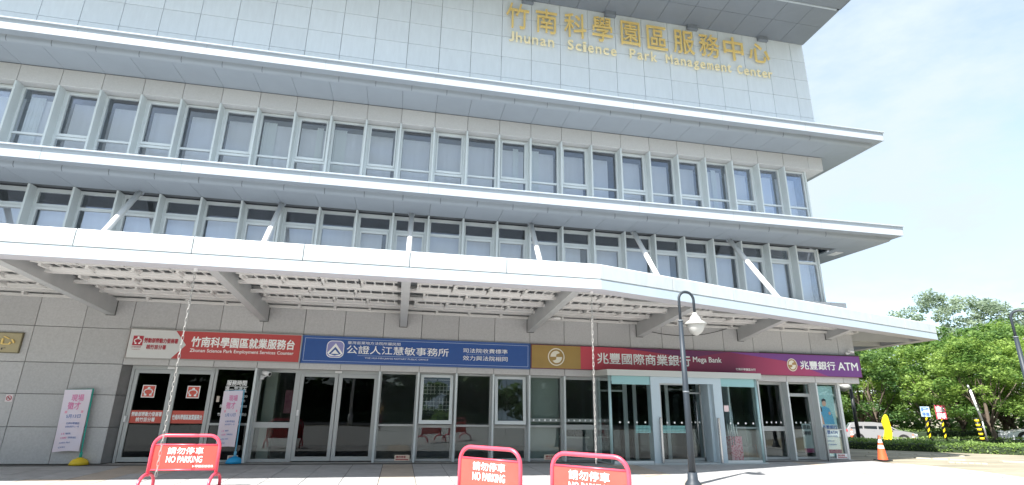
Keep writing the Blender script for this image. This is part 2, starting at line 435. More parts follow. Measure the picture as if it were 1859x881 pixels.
# inner masses (dark rooms and slabs)
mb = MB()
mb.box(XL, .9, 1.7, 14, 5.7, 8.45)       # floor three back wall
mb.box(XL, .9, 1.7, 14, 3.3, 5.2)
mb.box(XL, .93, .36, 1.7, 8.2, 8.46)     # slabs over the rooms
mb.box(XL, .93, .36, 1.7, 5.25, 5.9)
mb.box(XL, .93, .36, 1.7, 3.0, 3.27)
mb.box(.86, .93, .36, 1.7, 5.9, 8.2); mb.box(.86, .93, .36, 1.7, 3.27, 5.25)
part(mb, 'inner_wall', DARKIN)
mb = MB()
mb.box(XL, 1.5, 5.2, 14, G, 3.0); mb.box(XL, 1.5, .3, 5.2, 1.2, 3.0); mb.box(.95, 1.0, .5, 5.2, G, 1.2)
mb.box(XL, -19, .3, 5.2, G, 1.2)
part(mb, 'ground_floor_room', INWALL)
MBX = MB().box(-18.8, .9, .36, 5.2, G-.004, G+.01); part(MBX, 'room_floor', mat('room_floor_tile', (.20, .20, .19), .35))
# side walls to the right and behind
mb = MB(); mb.box(1.0, 1.02, 1.0, 14, 3.3, 8.3)
part(mb, 'side_wall', GLASS_UP if False else FRAME)
mb = MB(); mb.box(1.35, 1.56, .04, 14, 8.5, 13.4); mb.box(XL, 1.35, .04, .3, 8.5, 13.4); mb.box(1.35, 1.56, .04, 14, .75, 3.2); mb.box(XL, 1.35, .04, .3, .76, 3.2)
mb.box(XL, 1.35, .3, 14, 8.47, 8.6)
part(mb, 'wall_core', JOINT)

# upper metal cladding ---------------------------------------------------
g = .011
rows = [13.30, 12.41, 11.61, 10.83, 10.055, 9.28, 8.93]
clad_me = {}
def panel_mesh(w, h, m, t=.045):
    k = (round(w, 3), round(h, 3), m.name)
    if k not in clad_me:
        b = .006; mb = MB()
        x0, x1, z0, z1 = g/2, w-g/2, g/2, h-g/2
        mb.add([(x0, 0, z0), (x1, 0, z0), (x1, 0, z1), (x0, 0, z1), (x0+b, -b, z0+b), (x1-b, -b, z0+b), (x1-b, -b, z1-b), (x0+b, -b, z1-b), (x0, t, z0), (x1, t, z0), (x1, t, z1), (x0, t, z1)],
               [(4, 5, 6, 7), (0, 1, 5, 4), (1, 2, 6, 5), (2, 3, 7, 6), (3, 0, 4, 7), (8, 9, 1, 0), (9, 10, 2, 1), (10, 11, 3, 2), (11, 8, 0, 3)])
        me = mb.mesh('panel'); me.materials.append(m); clad_me[k] = me
    return clad_me[k]
def put_panel(name, x, z, w, h, m, y=0.0, parent=bld):
    return link(name, panel_mesh(w, h, m), parent, (x, y+.006+random.uniform(0, .0025), z-G))
for r in range(5):
    for k in KS: put_panel('cladding_panel', k, rows[r+1], 1, rows[r]-rows[r+1], CLAD)
    put_panel('cladding_panel', 1, rows[r+1], .56, rows[r]-rows[r+1], CLAD)
mb = MB().box(XL, 1.56, .01, .05, 8.9, 9.28); part(mb, 'cladding_base', CLAD)

# stone band over the third floor windows --------------------------------
for k in KS: put_panel('band_panel', k, 7.98, 1, .50, BAND)
put_panel('band_panel', 1, 7.98, .58, .50, BAND)
mb = MB()
mb.box(XL, 1.57, .05, .30, 7.985, 8.47); mb.box(1.0, 1.57, .30, 6, 7.985, 8.47); part(mb, 'band_soffit', BAND)

# fins ----------------------------------------------------------------------
fin3 = MB(); fin3.prism([(-.024, -.005), (.024, -.005), (.030, .29), (-.030, .29)], 'z', 0, 2.40); fin3 = fin3.mesh('fin'); fin3.materials.append(FIN)
fin2 = MB(); fin2.prism([(-.024, -.005), (.024, -.005), (.030, .29), (-.030, .29)], 'z', 0, 1.86); fin2 = fin2.mesh('fin'); fin2.materials.append(FIN)
fin1 = MB(); fin1.prism([(-.024, -.005), (.024, -.005), (.030, .26), (-.030, .26)], 'z', 0, .742-G); fin1 = fin1.mesh('fin'); fin1.materials.append(FIN)
for k in KS:
    link('fin', fin3, bld, (k, 0, 5.58-G)); link('fin', fin2, bld, (k, 0, 3.27-G))
for k in (-16, -13, -12, -11, -10, -9, -8, -7, -3, -2, -1, 0): link('fin', fin1, bld, (k, 0, 0))

# windows ---------------------------------------------------------------------
def bars(mb, rects, y0, y1):
    for (x0, x1, z0, z1) in rects: mb.box(x0, x1, y0, y1, z0, z1)
def pane_me(x0, x1, z0, z1, m, y=.31):
    me = MB().box(x0, x1, y, y+.008, z0, z1).mesh('pane'); me.materials.append(m); return me
def add_window(name, k, frame_me, panes, blind=None, extra=None):
    w = link(name, frame_me, bld, (k, 0, -G))
    for p in panes: link('pane', p, w, (0, 0, 0))
    if blind: link('blind', blind, w, (0, 0, 0))
    for e in (extra or []): link(e[0], e[1], w, (0, 0, 0))
    return w
def M_(mb, m, nm='window'):
    me = mb.mesh(nm); me.materials.append(m); return me
# third floor type A and B
A = MB(); bars(A, [(.03, .085, 5.62, 7.97), (.915, .97, 5.62, 7.97), (.085, .915, 7.915, 7.97), (.085, .915, 5.62, 5.70)], .27, .34); bars(A, [(.085, .915, 6.585, 6.64)], .265, .335)
A = M_(A, FRAME); A1 = pane_me(.08, .92, 5.69, 6.59, GLASS_UP); A2 = pane_me(.08, .92, 6.63, 7.92, GLASS_UP)
B = MB(); bars(B, [(.03, .10, 5.62, 7.97), (.90, .97, 5.62, 7.97), (.10, .90, 7.93, 7.97), (.10, .90, 5.62, 5.70), (.10, .90, 6.54, 6.61)], .27, .34)
bars(B, [(.105, .145, 6.62, 7.92), (.855, .895, 6.62, 7.92), (.145, .855, 7.87, 7.92), (.145, .855, 6.62, 6.69)], .25, .325)
B = M_(B, FRAME); B1 = pane_me(.09, .91, 5.69, 6.55, GLASS_UP); B2 = pane_me(.14, .86, 6.68, 7.88, GLASS_UP)
BL = MB().box(.09, .91, .66, .668, 5.75, 7.80); BL = M_(BL, BLIND, 'blind')
BLn = MB().box(.09, .78, .66, .668, 5.75, 7.80); BLn = M_(BLn, BLIND, 'blind')
cu = MB()
for i in range(8):
    cu.box(.05+i*.045, .05+(i+1)*.045-.004, .60+.006*(i % 2), .61+.006*(i % 2), 5.75, 7.85)
CU = M_(cu, CURT, 'curtain')
cu = MB()
for i in range(4):
    cu.box(.55+i*.045, .55+(i+1)*.045-.004, .60+.006*(i % 2), .61+.006*(i % 2), 5.75, 7.85)
CU2 = M_(cu, CURT, 'curtain')
random.seed(2)
for k in KS:
    isB = (k % 2 == 0) and k < 0
    ex = None
    if k in (-23, -15, -9, -17): ex = [('curtain', CU)]
    if k in (-16, -10, -3): ex = [('curtain', CU2)]
    add_window('window', k, B if isB else A, [B1, B2] if isB else [A1, A2], BL if k not in (-7, -14) else BLn, ex)
# second floor
D = MB(); bars(D, [(.03, .10, 3.27, 5.125), (.90, .97, 3.27, 5.125), (.10, .90, 5.02, 5.125), (.10, .90, 4.63, 4.70), (.10, .90, 3.27, 3.33)], .27, .34)
bars(D, [(.105, .15, 3.34, 4.62), (.85, .895, 3.34, 4.62), (.15, .85, 4.55, 4.62)], .25, .325)
D = M_(D, FRAME); D1 = pane_me(.14, .86, 3.34, 4.56, GLASS_UP); D2 = pane_me(.09, .91, 4.69, 5.03, GLASS_UP)
E_ = MB(); bars(E_, [(.03, .085, 3.27, 5.125), (.915, .97, 3.27, 5.125), (.085, .915, 5.04, 5.125), (.085, .915, 4.60, 4.68), (.085, .915, 3.27, 3.33)], .27, .34)
E_ = M_(E_, FRAME); E1 = pane_me(.08, .92, 3.33, 4.61, GLASS_UP); E2 = pane_me(.08, .92, 4.67, 5.05, GLASS_UP)
BL2 = MB().box(.06, .94, .55, .558, 3.3, 4.68); BL2 = M_(BL2, BLIND, 'blind')
BL2n = MB().box(.06, .72, .55, .558, 3.3, 4.68); BL2n = M_(BL2n, BLIND, 'blind')
for k in KS:
    e = k % 3 == 0
    add_window('window', k, E_ if e else D, [E1, E2] if e else [D1, D2], BL2n if k in (-22, -14, -8, -5) else BL2)
# corner posts of the window floors
mb = MB(); mb.box(.97, 1.03, .22, .36, 5.6, 7.985); mb.box(.97, 1.03, .22, .36, 3.27, 5.13); mb.box(.985, 1.03, .36, 6, 5.6, 7.985); mb.box(.985, 1.03, .36, 6, 3.27, 5.13); part(mb, 'corner_post', FIN)

# eaves ---------------------------------------------------------------------------
def eave(z0, name):
    """z0 = underside of the fascia; wraps round the right-hand corner"""
    X = 1.58; ov = 1.31
    prof = [(-ov, z0), (-ov, z0+.285), (-ov-.05, z0+.29), (-ov-.05, z0+.325), (-.0, z0+.36), (.10, z0+.36)]
    e = MB()
    def ring(p): return [(XL, p[0], p[1]), (X-p[0], p[0], p[1]), (X-p[0], 9, p[1])]
    rg = [ring(p) for p in prof]; o = len(e.v)
    for r_ in rg: e.v += r_
    for i in range(len(prof)-1):
        for j in (0, 1):
            e.f.append([o+i*3+j, o+i*3+j+1, o+(i+1)*3+j+1, o+(i+1)*3+j]); e.sm.append(False)
    ev = part(e, name, EAVE)
    # soffit backing with recess step
    pr2 = [(-ov, z0+.004), (-1.07, z0+.004), (-1.062, z0-.006), (-1.06, z0-.075), (-1.045, z0-.115), (-1.01, z0-.140), (-.955, z0-.148)]
    s = MB(); rg = [ring(p) for p in pr2]
    for r_ in rg: s.v += r_
    for i in range(len(pr2)-1):
        for j in (0, 1):
            s.f.append([i*3+j+3, i*3+j+4, i*3+j+1, i*3+j]); s.sm.append(i >= 1)
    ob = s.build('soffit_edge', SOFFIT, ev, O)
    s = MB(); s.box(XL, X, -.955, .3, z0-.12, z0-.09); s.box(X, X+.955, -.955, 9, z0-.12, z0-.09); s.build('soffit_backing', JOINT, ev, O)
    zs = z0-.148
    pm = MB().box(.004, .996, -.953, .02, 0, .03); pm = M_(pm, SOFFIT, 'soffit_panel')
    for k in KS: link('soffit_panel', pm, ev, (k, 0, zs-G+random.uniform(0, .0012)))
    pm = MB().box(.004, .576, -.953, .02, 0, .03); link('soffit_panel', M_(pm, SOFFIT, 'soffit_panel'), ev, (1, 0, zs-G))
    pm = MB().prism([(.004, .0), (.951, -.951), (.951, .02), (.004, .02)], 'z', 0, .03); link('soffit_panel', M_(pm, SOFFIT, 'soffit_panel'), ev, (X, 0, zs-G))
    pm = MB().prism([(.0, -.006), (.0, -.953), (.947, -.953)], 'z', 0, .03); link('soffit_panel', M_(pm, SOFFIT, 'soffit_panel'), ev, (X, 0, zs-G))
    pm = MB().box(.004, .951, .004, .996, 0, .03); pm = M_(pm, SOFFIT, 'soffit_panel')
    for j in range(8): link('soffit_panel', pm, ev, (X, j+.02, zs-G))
    # thin joint covers on the recess step
    jm = MB().prism([(-1.065, .002), (-1.064, -.075), (-1.048, -.118), (-1.01, -.143), (-1.0, -.12), (-1.04, .01)], 'x', -.006, .006); jm = M_(jm, JOINT, 'step_joint')
    for k in KS: link('step_joint', jm, ev, (k+.25, 0, z0-G))
    # fascia joints
    fj = MB().box(-.004, .004, -ov-.003, -ov+.02, .0, .285); fj = M_(fj, SOFFIT, 'fascia_joint')
    for k in range(XL, 3, 3): link('fascia_joint', fj, ev, (k+.9, 0, z0-G))
    return ev
eave(8.64, 'eave'); eave(5.285, 'eave')
# lights let into the side soffit of the lower eave
mb = MB().box(1.85, 2.15, .35, .75, 5.125, 5.14); part(mb, 'soffit_light', WHITE)

# roof overhang -----------------------------------------------------------------------
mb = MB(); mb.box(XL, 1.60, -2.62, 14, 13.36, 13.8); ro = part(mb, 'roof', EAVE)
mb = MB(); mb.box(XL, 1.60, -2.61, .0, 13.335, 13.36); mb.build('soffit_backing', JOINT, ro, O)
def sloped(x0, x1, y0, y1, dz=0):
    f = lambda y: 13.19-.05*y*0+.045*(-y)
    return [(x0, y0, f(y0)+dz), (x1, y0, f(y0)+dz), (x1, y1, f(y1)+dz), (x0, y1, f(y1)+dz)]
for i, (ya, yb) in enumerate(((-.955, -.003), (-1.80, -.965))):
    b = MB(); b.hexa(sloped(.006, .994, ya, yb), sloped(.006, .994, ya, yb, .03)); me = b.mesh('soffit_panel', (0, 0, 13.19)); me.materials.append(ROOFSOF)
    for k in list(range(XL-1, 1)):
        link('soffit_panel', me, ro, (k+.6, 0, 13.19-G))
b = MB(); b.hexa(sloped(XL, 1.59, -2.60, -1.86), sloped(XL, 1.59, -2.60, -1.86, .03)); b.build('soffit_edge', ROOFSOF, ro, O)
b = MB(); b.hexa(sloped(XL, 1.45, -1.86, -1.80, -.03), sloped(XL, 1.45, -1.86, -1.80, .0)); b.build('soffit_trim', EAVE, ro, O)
b = MB(); b.prism([(-2.6, 13.30), (-1.86, 13.26), (-1.8, 13.29), (.0, 13.20), (.0, 13.36), (-2.6, 13.36)], 'x', 1.585, 1.60); b.build('roof_end_plate', ROOFSOF, ro, O)
for x0 in (-9.35, -6.38, -3.23, -.37):
    b = MB(); b.prism([(0, -.11), (.04, -.15), (.36, -.15), (.40, -.11), (.40, .0), (0, .0)], 'z', 0, .25); b.build('downpipe_head', ROOFSOF, ro, (-x0, 0, -13.06+G+EYE-EYE) if False else (0, 0, 0), loc=(x0, 0, 13.03-G))

# ground floor stone wall ----------------------------------------------------------------
for k in range(-19, 1):
    put_panel('stone_panel', k, 1.587, 1, 2.43-1.587, STONE); put_panel('stone_panel', k, 2.43, 1, .86, STONE)
    put_panel('stone_panel', k, .742, 1, 1.587-.742, BAND)
put_panel('stone_panel', 1, 1.587, .58, 2.43-1.587, STONE); put_panel('stone_panel', 1, 2.43, .58, .86, STONE); put_panel('stone_panel', 1, .742, .58, 1.587-.742, BAND)
cols = [-19.0, -20.03, -21.03, -22.03, -23.03, -24.03, -25.03, -26.03, -27.03]
zr = [3.29, 2.43, 1.587, .752, .043, -.675, G]
for c in range(8):
    for r in range(6): put_panel('stone_panel', cols[c+1], zr[r+1], cols[c]-cols[c+1], zr[r]-zr[r+1], STONE)
mb = MB(); mb.box(XL, -19.05, .05, .3, G, 3.0); mb.box(XL, 1.58, .05, .3, 3.26, 3.285); part(mb, 'wall_core', JOINT)
mb = MB(); mb.box(-19, 1.575, .05, .30, .745, .78); mb.box(.98, 1.575, .30, 5, .745, .78); part(mb, 'head_soffit', BAND)
# splayed stone reveal beside the left door
for (z0, z1) in ((G, -.675), (-.675, .043), (.043, .742)):
    b = MB(); b.prism([(-19.003, .015), (-18.86, .29), (-18.95, .29), (-19.04, .06)], 'z', z0+.006, z1-.006); part(b, 'reveal_stone', STONE_D)

# ---- shopfront bays -----------------------------------------------------------------------
HY0, HY1 = .235, .305
def bay(k, kind):
    z0, z1 = G+.0, .742
    f = MB(); panes = []
    if kind == 'A':      # fixed, thin transom
        bars(f, [(.03, .06, z0, z1), (.94, .97, z0, z1), (.06, .94, z1-.05, z1), (.06, .94, z0, z0+.06), (.06, .94, -.615, -.565)], HY0, HY1)
        pr = [(.055, .945, z0+.055, -.61), (.055, .945, -.57, z1-.045)]
    elif kind == 'B':    # thick transom
        bars(f, [(.03, .10, z0, z1), (.90, .97, z0, z1), (.10, .90, z1-.08, z1), (.10, .90, z0, z0+.07), (.10, .90, -.67, -.54)], HY0, HY1)
        pr = [(.095, .905, z0+.065, -.665), (.095, .905, -.545, z1-.075)]
    elif kind == 'H':    # opened top-hung sash
        bars(f, [(.03, .08, z0, z1), (.92, .97, z0, z1), (.08, .92, z1-.05, z1), (.08, .92, z0, z0+.06), (.08, .92, -.64, -.57)], HY0, HY1)
        pr = [(.075, .925, z0+.055, -.635)]
    gl_ = GLASS_CL if k == -2 else GLASS_GF
    m = f.mesh('window'); m.materials.append(DFRAME)
    w = link('window', m, bld, (k, 0, -G))
    for p in pr: link('pane', pane_me(*p, gl_, .27), w, (0, 0, 0))
    if kind == 'H':
        s = MB(); t = .10
        def q(x0, x1, a, b, y0, y1):   # a,b measured down from the hinge
            bot = []; top = []
            for (x, y) in ((x0, y0), (x1, y0), (x1, y1), (x0, y1)):
                bot.append((x, y-math.sin(t)*b, .70-math.cos(t)*b)); top.append((x, y-math.sin(t)*a, .70-math.cos(t)*a))
            return bot, top
        for r_ in ((.07, .15, 0, 1.25), (.85, .93, 0, 1.25), (.15, .85, 0, .07), (.15, .85, 1.16, 1.25)):
            s.hexa(*q(r_[0], r_[1], r_[2], r_[3], .20, .245))
        sa = link('sash', M_(s, WHITE if False else FRAME, 'sash'), w, (0, 0, 0))
        s = MB(); s.hexa(*q(.145, .855, .065, 1.165, .22, .228)); link('pane', M_(s, GLASS_GF, 'pane'), w, (0, 0, 0))
    return w
kinds = {-16: 'B', -13: 'A', -12: 'H', -11: 'A', -10: 'H', -9: 'A', -8: 'B', -3: 'A', -2: 'B'}
for k, kd in kinds.items(): bay(k, kd)
# film and frosted interior for the ninth bay, dots along the bank glazing
mb = MB(); mb.box(-8.95, -8.05, .45, .46, G, .74); part(mb, 'blind', FRGRN)
mb = MB()
for x0, x1 in ((-8.9, -8.1), (-7.9, -7.1), (-1.9, -1.1), (-.9, -.1)):
    nn = 5
    for i in range(nn):
        cx = x0+(x1-x0)*(i+.5)/nn; mb.disc_y(cx, -.43, 0, .028, .262, .264, 10)
part(mb, 'safety_dots', LET)
mb = MB(); mb.box(-8.95, -8.03, .2645, .2655, -.475, -.385); mb.box(-7.9, -7.1, .2645, .2655, -.475, -.385); part(mb, 'film_strip', mat('film_grey', (.30, .34, .33), .6))
# third bay (shop hours window) beside the left doors
f = MB(); bars(f, [(-17.0, -16.94, G, .742), (-16.09, -16.03, G, .742), (-16.94, -16.09, .70, .742), (-16.94, -16.09, -.62, -.57), (-16.94, -16.09, G, G+.05)], HY0, HY1)
w = part(f, 'window', DFRAME)
for p in ((-16.95, -16.08, G+.045, -.615), (-16.95, -16.08, -.575, .705)): MB().box(p[0], p[1], .27, .278, p[2], p[3]).build('pane', GLASS_DK, w, O)
t = MB()
put_text(t, '服務時間', -16.70, .317, -16.24, .446, .266, .02)
put_text(t, '週一至週五', -16.72, .159, -16.22, .286, .266, .02)
put_text(t, '上午8:00~12:00', -16.74, .03, -16.18, .10, .266, .01)
put_text(t, '下午1:00~5:00', -16.74, -.08, -16.22, -.01, .266, .01)
put_text(t, '服務專線037-580510', -16.78, -.208, -16.16, -.136, .266, .01)
put_text(t, '竹南科學園區就業服務台', -16.80, -.402, -16.14, -.331, .266, .01)
t.build('lettering', LET, w, O)
MB().box(-16.72, -16.2, .2645, .266, .292, .300).build('underline', LET, w, O)

def leaf_door(x0, x1, z0, z1, fw, gl, y0=.225, y1=.295, bot=.10):
    f = MB(); bars(f, [(x0, x0+fw, z0, z1), (x1-fw, x1, z0, z1), (x0+fw, x1-fw, z1-fw, z1), (x0+fw, x1-fw, z0, z0+bot)], y0, y1)
    d = part(f, 'sliding_door', DFRAME)
    MB().box(x0+fw-.004, x1-fw+.004, .26, .268, z0+bot-.004, z1-fw+.004).build('pane', gl, d, O)
    return d
# employment counter doors
mb = MB(); bars(mb, [(-18.86, -18.80, G, .742), (-18.80, -17.0, .66, .742)], .215, .31); part(mb, 'door_frame', DFRAME)
RED_B = mat('door_band_red', (.62, .10, .07), .5)
for (x0, x1, lx) in ((-18.79, -17.92, -18.42), (-17.90, -17.01, -17.43)):
    d = leaf_door(x0, x1, G+.02, .655, .085, GLASS_DK)
    MB().box(x0+.08, x1-.08, .252, .256, -.585, -.295).build('decal_band', RED_B, d, O)
    t = MB()
    if x0 < -18: put_text(t, '勞動部勞動力發展署', x0+.11, -.43, x1-.11, -.33, .250, .02); put_text(t, '桃竹苗分署', x0+.22, -.55, x1-.24, -.455, .250, .02)
    else: put_text(t, '竹南科學園區就業服務台', x0+.11, -.50, x1-.12, -.385, .250, .02)
    t.build('lettering', LET, d, O)
    b = MB().box(lx-.145, lx+.145, .254, .256, 0.0, .29); b.build('logo_border', LET, d, O)
    MB().box(lx-.125, lx+.125, .250, .254, .02, .27).build('logo_field', RED_B, d, O)
    l_ = MB(); l_.disc_y(lx, .215, 0, .032, .246, .249, 14)
    pts = [(lx+.095*math.cos(a), .2475, .135+.062*math.sin(a)) for a in np.linspace(-.9, math.pi+.9, 14)]
    l_.tube(pts, .014, 5); l_.box(lx-.085, lx-.03, .246, .249, .045, .085); l_.box(lx+.03, lx+.085, .246, .249, .045, .085)
    l_.build('logo_mark', LET, d, O)
b = MB().box(-18.06, -17.90, .14, .215, .675, .735); tag_ = part(b, 'door_sensor', WHITE)
b = MB().box(-18.80, -18.755, .18, .214, -.56, -.42); part(b, 'door_switch', WHITE)
b = MB().box(-16.86, -16.80, .20, .234, -.08, .06); part(b, 'door_switch', mat('switch_cream', (.7, .6, .52), .5))
b = MB().box(-14.965, -14.91, .19, .224, -.38, -.24); part(b, 'door_switch', WHITE)
# notary office doors
mb = MB(); bars(mb, [(-15.03, -14.975, G, .742), (-13.03, -12.975, G, .742), (-14.975, -13.03, .665, .742)], .215, .31); part(mb, 'door_frame', DFRAME)
leaf_door(-14.97, -14.045, G+.02, .66, .085, GLASS_DK); leaf_door(-14.03, -13.035, G+.02, .66, .095, GLASS_DK)
b = MB().box(-14.13, -13.97, .14, .215, .68, .73); part(b, 'door_sensor', WHITE)
# narrow glass door beside the cash machine bay
mb = MB(); bars(mb, [(-.97, -.92, G, .742), (-.08, -.03, G, .742), (-.92, -.08, .70, .742), (-.92, -.08, .375, .42)], .235, .305); dd = part(mb, 'door_frame', DFRAME)
MB().box(-.925, -.075, .262, .27, .415, .705).build('pane', GLASS_GF, dd, O)
f = MB(); bars(f, [(-.915, -.86, G+.01, .372), (-.14, -.085, G+.01, .372), (-.86, -.14, .33, .372), (-.86, -.14, G+.01, G+.07)], .24, .29); d = part(f, 'glass_door', DFRAME)
MB().box(-.865, -.135, .262, .27, G+.065, .335).build('pane', GLASS_CL, d, O)
# cash machine window at the corner
f = MB(); bars(f, [(.03, .07, G, .742), (.88, .93, G, .742), (.07, .88, .70, .742), (.07, .88, G, G+.04), (.07, .88, -.63, -.60)], HY0, HY1); w = part(f, 'window', DFRAME)
MB().box(.065, .885, .27, .278, G+.035, .705).build('pane', GLASS_CL, w, O)
MB().box(.035, .88, .50, .51, G, .742).build('light_film', mat('teal_backing', (.60, .78, .78), .7), w, O)
mb = MB(); mb.prism([(.93, .20), (1.0, .20), (1.0, .5), (1.0, 4), (.95, 4), (.95, .35), (.93, .35)], 'z', G, .742); part(mb, 'corner_post', FRAME)
mb = MB(); mb.prism([(-.07, -.16), (-.03, -.17), (.05, -.02), (.01, -.01)], 'z', G, -.55); part(mb, 'privacy_screen', mat('screen_grey', (.33, .35, .35), .4))

# ---- vestibule of the bank ---------------------------------------------------------------------
VY = -.85
VG = mat('vestibule_pale_blue_metal', (.50, .60, .66), .35, var=.03, vscale=1)
vb = MB(); vb.prism([(-7.12, .05), (-7.12, -.05), (-7.00, VY-.06), (-2.60, VY-.06), (-2.50, .05)], 'z', G, G+.035)
vest = part(vb, 'vestibule', mat('vestibule_base_steel', (.55, .60, .61), .3, .3))
mb = MB(); mb.prism([(-7.22, .0), (-7.12, VY-.10), (-2.55, VY-.10), (-2.45, .0)], 'z', .75, .905); mb.build('vestibule_roof', mat('vestibule_roof_grey', (.52, .54, .52), .5), vest, O)
# portal
mb = MB()
mb.box(-5.87, -5.62, VY-.03, VY+.12, G+.035, .75); mb.box(-4.03, -3.78, VY-.03, VY+.12, G+.035, .75); mb.box(-5.62, -4.03, VY-.03, VY+.12, .58, .75)
mb.box(-4.10, -4.03, VY+.12, -.1, G+.03, .58); mb.box(-5.62, -5.55, VY+.12, -.1, G+.03, .58)
mb.build('portal_frame', VG, vest, O)
mb = MB()
for x in (-7.02, -2.68): MB().tube([(x, VY+.03, G+.03), (x, VY+.03, .75)], .04, 10).build('corner_post', mat('post_teal_steel', (.42, .60, .62), .3, .2), vest, O)
for (x0, x1) in ((-6.97, -5.88), (-3.77, -2.73)):
    MB().box(x0, x1, VY, VY+.01, G+.035, .748).build('pane', GLASS_CL, vest, O)
    MB().box(x0, x1, VY-.006, VY-.002, .53, .748).build('header_film', mat('film_teal', (.30, .52, .54), .4), vest, O)
    MB().box(x0, x1, VY-.006, VY-.003, G+.035, G+.09).build('pane_channel', FRAME, vest, O)
mb = MB(); mb.hexa([(-7.09, -.02, G+.035), (-7.08, -.02, G+.035), (-7.0, VY, G+.035), (-7.01, VY, G+.035)], [(-7.09, -.02, .748), (-7.08, -.02, .748), (-7.0, VY, .748), (-7.01, VY, .748)]); mb.build('pane', GLASS_CL, vest, O)
mb = MB(); mb.hexa([(-2.66, VY, G+.035), (-2.65, VY, G+.035), (-2.55, -.02, G+.035), (-2.56, -.02, G+.035)], [(-2.66, VY, .748), (-2.65, VY, .748), (-2.55, -.02, .748), (-2.56, -.02, .748)]); mb.build('pane', GLASS_CL, vest, O)
# sliding leaves in the portal
mb = MB(); bars(mb, [(-5.62, -5.57, G+.04, .58), (-4.89, -4.82, G+.04, .58), (-5.57, -4.89, .54, .58), (-5.57, -4.89, G+.04, G+.12)], VY+.02, VY+.07)
lf = mb.build('sliding_door', DFRAME, vest, O)
MB().box(-5.575, -4.885, VY+.04, VY+.046, G+.11, .545).build('pane', GLASS_CL, vest, O)
mb = MB(); bars(mb, [(-4.62, -4.55, G+.04, .58), (-4.55, -4.10, .33, .37), (-4.14, -4.10, G+.04, .58), (-4.55, -4.10, G+.04, G+.11)], VY+.50, VY+.55); mb.build('sliding_door', DFRAME, vest, O)
MB().box(-4.55, -4.13, VY+.52, VY+.526, G+.11, .56).build('pane', GLASS_GF, vest, O)
for (hx, hy) in ((-4.30, VY+.45), (-6.95, VY+.12), (-3.52, VY+.1), (-3.40, VY+.18)):
    MB().tube([(hx, hy, -1.0), (hx, hy, .12)], .013, 8).build('door_handle', mat('steel_bright', (.6, .6, .6), .25, .8), vest, O)
for hx in (-5.66, -3.975): MB().box(hx-.022, hx+.022, VY-.09, VY-.033, G+.036, -.3).build('guard_rail', mat('steel_bright', (.6, .6, .6), .25, .8), vest, O)
for x0, x1 in ((-6.9, -5.95), (-5.55, -4.92), (-4.52, -4.15), (-3.7, -2.78)):
    mb = MB(); nn = max(3, int((x1-x0)/.2))
    yy = VY+.51 if x0 == -4.52 else VY-.004
    for i in range(nn): mb.disc_y(x0+(x1-x0)*(i+.5)/nn, -.43, 0, .026, yy-.003, yy, 8)
    mb.build('safety_dots', LET, vest, O)
def film_grid(x0, x1, z0, z1, y):
    mb = MB(); nx = int((x1-x0)/.036); nz = int((z1-z0)/.036)
    for i in range(nx):
        for j in range(nz): mb.box(x0+i*(x1-x0)/nx, x0+(i+.78)*(x1-x0)/nx, y, y+.002, z0+j*(z1-z0)/nz, z0+(j+.78)*(z1-z0)/nz)
    o = mb.build('film_grid', TEALF, vest, O); o['kind'] = 'stuff'; return o
film_grid(-6.34, -5.92, -.69, -.50, VY+.012); film_grid(-5.56, -4.9, -.69, -.50, VY+.048)
MB().box(-3.74, -3.60, VY-.010, VY-.006, -.13, .03).build('notice', mat('notice_pink', (.80, .62, .62), .6), vest, O)
# inner bank shopfront seen through the vestibule
mb = MB(); bars(mb, [(-6.97, -6.90, G, .742), (-6.2, -6.08, G, .742), (-6.9, -6.2, .36, .41), (-5.9, -5.8, G, .742), (-4.9, -4.8, G, .742), (-3.9, -3.8, G, .742), (-6.97, -3.0, .66, .742), (-3.8, -3.05, -.66, -.62)], HY0, HY1)
iw = part(mb, 'window', DFRAME); MB().box(-6.95, -3.05, .27, .278, G+.02, .70).build('pane', GLASS_DK, iw, O)

# =====================================================================
# CANOPY (steel edge, tapered beams, struts, louvres)
# =====================================================================
ZB = 2.24; ZT = 2.765
P_ = [(XL, -4.58), (-8.6, -4.58), (5.02, .08), (5.74, 4.2)]
def off(poly, d):
    """inner offset of the open edge line by d (towards the wall)"""
    out = []
    for i, p in enumerate(poly):
        ns_ = []
        if i > 0: a = Vector(poly[i])-Vector(poly[i-1]); ns_.append(Vector((-a.y, a.x)).normalized())
        if i < len(poly)-1: a = Vector(poly[i+1])-Vector(poly[i]); ns_.append(Vector((-a.y, a.x)).normalized())
        if len(ns_) == 2:
            m_ = (ns_[0]+ns_[1]); m_ = m_/(m_.dot(ns_[0])); q = Vector(p)+m_*d
        else: q = Vector(p)+ns_[0]*d
        out.append((q.x, q.y))
    return out
I_ = off(P_, .40)
edge_prof_o = P_
mb = MB()
def strip(mb, pa, za, pb, zb, flip=False):
    o = len(mb.v); n = len(pa)
    mb.v += [(p[0], p[1], za) for p in pa]+[(p[0], p[1], zb) for p in pb]
    for i in range(n-1):
        f = [o+i, o+i+1, o+n+i+1, o+n+i]; mb.f.append(f[::-1] if flip else f); mb.sm.append(False)
E1o = off(P_, .012)
strip(mb, P_, ZB, E1o, ZB+.20); strip(mb, E1o, ZB+.20, off(P_, .03), ZB+.205); strip(mb, off(P_, .045), ZB+.205, off(P_, .045), ZT-.02)
can = part(mb, 'canopy', CANSTAIN)
mb = MB(); strip(mb, I_, ZB+.002, P_, ZB+.002); strip(mb, I_, ZB+.30, I_, ZB+.002); mb.build('edge_underside', CANU, can, O)
mb = MB(); n = 4
roofp = off(P_, .1)+[(1.6, 5.2), (1.6, .05), (XL, .05)]
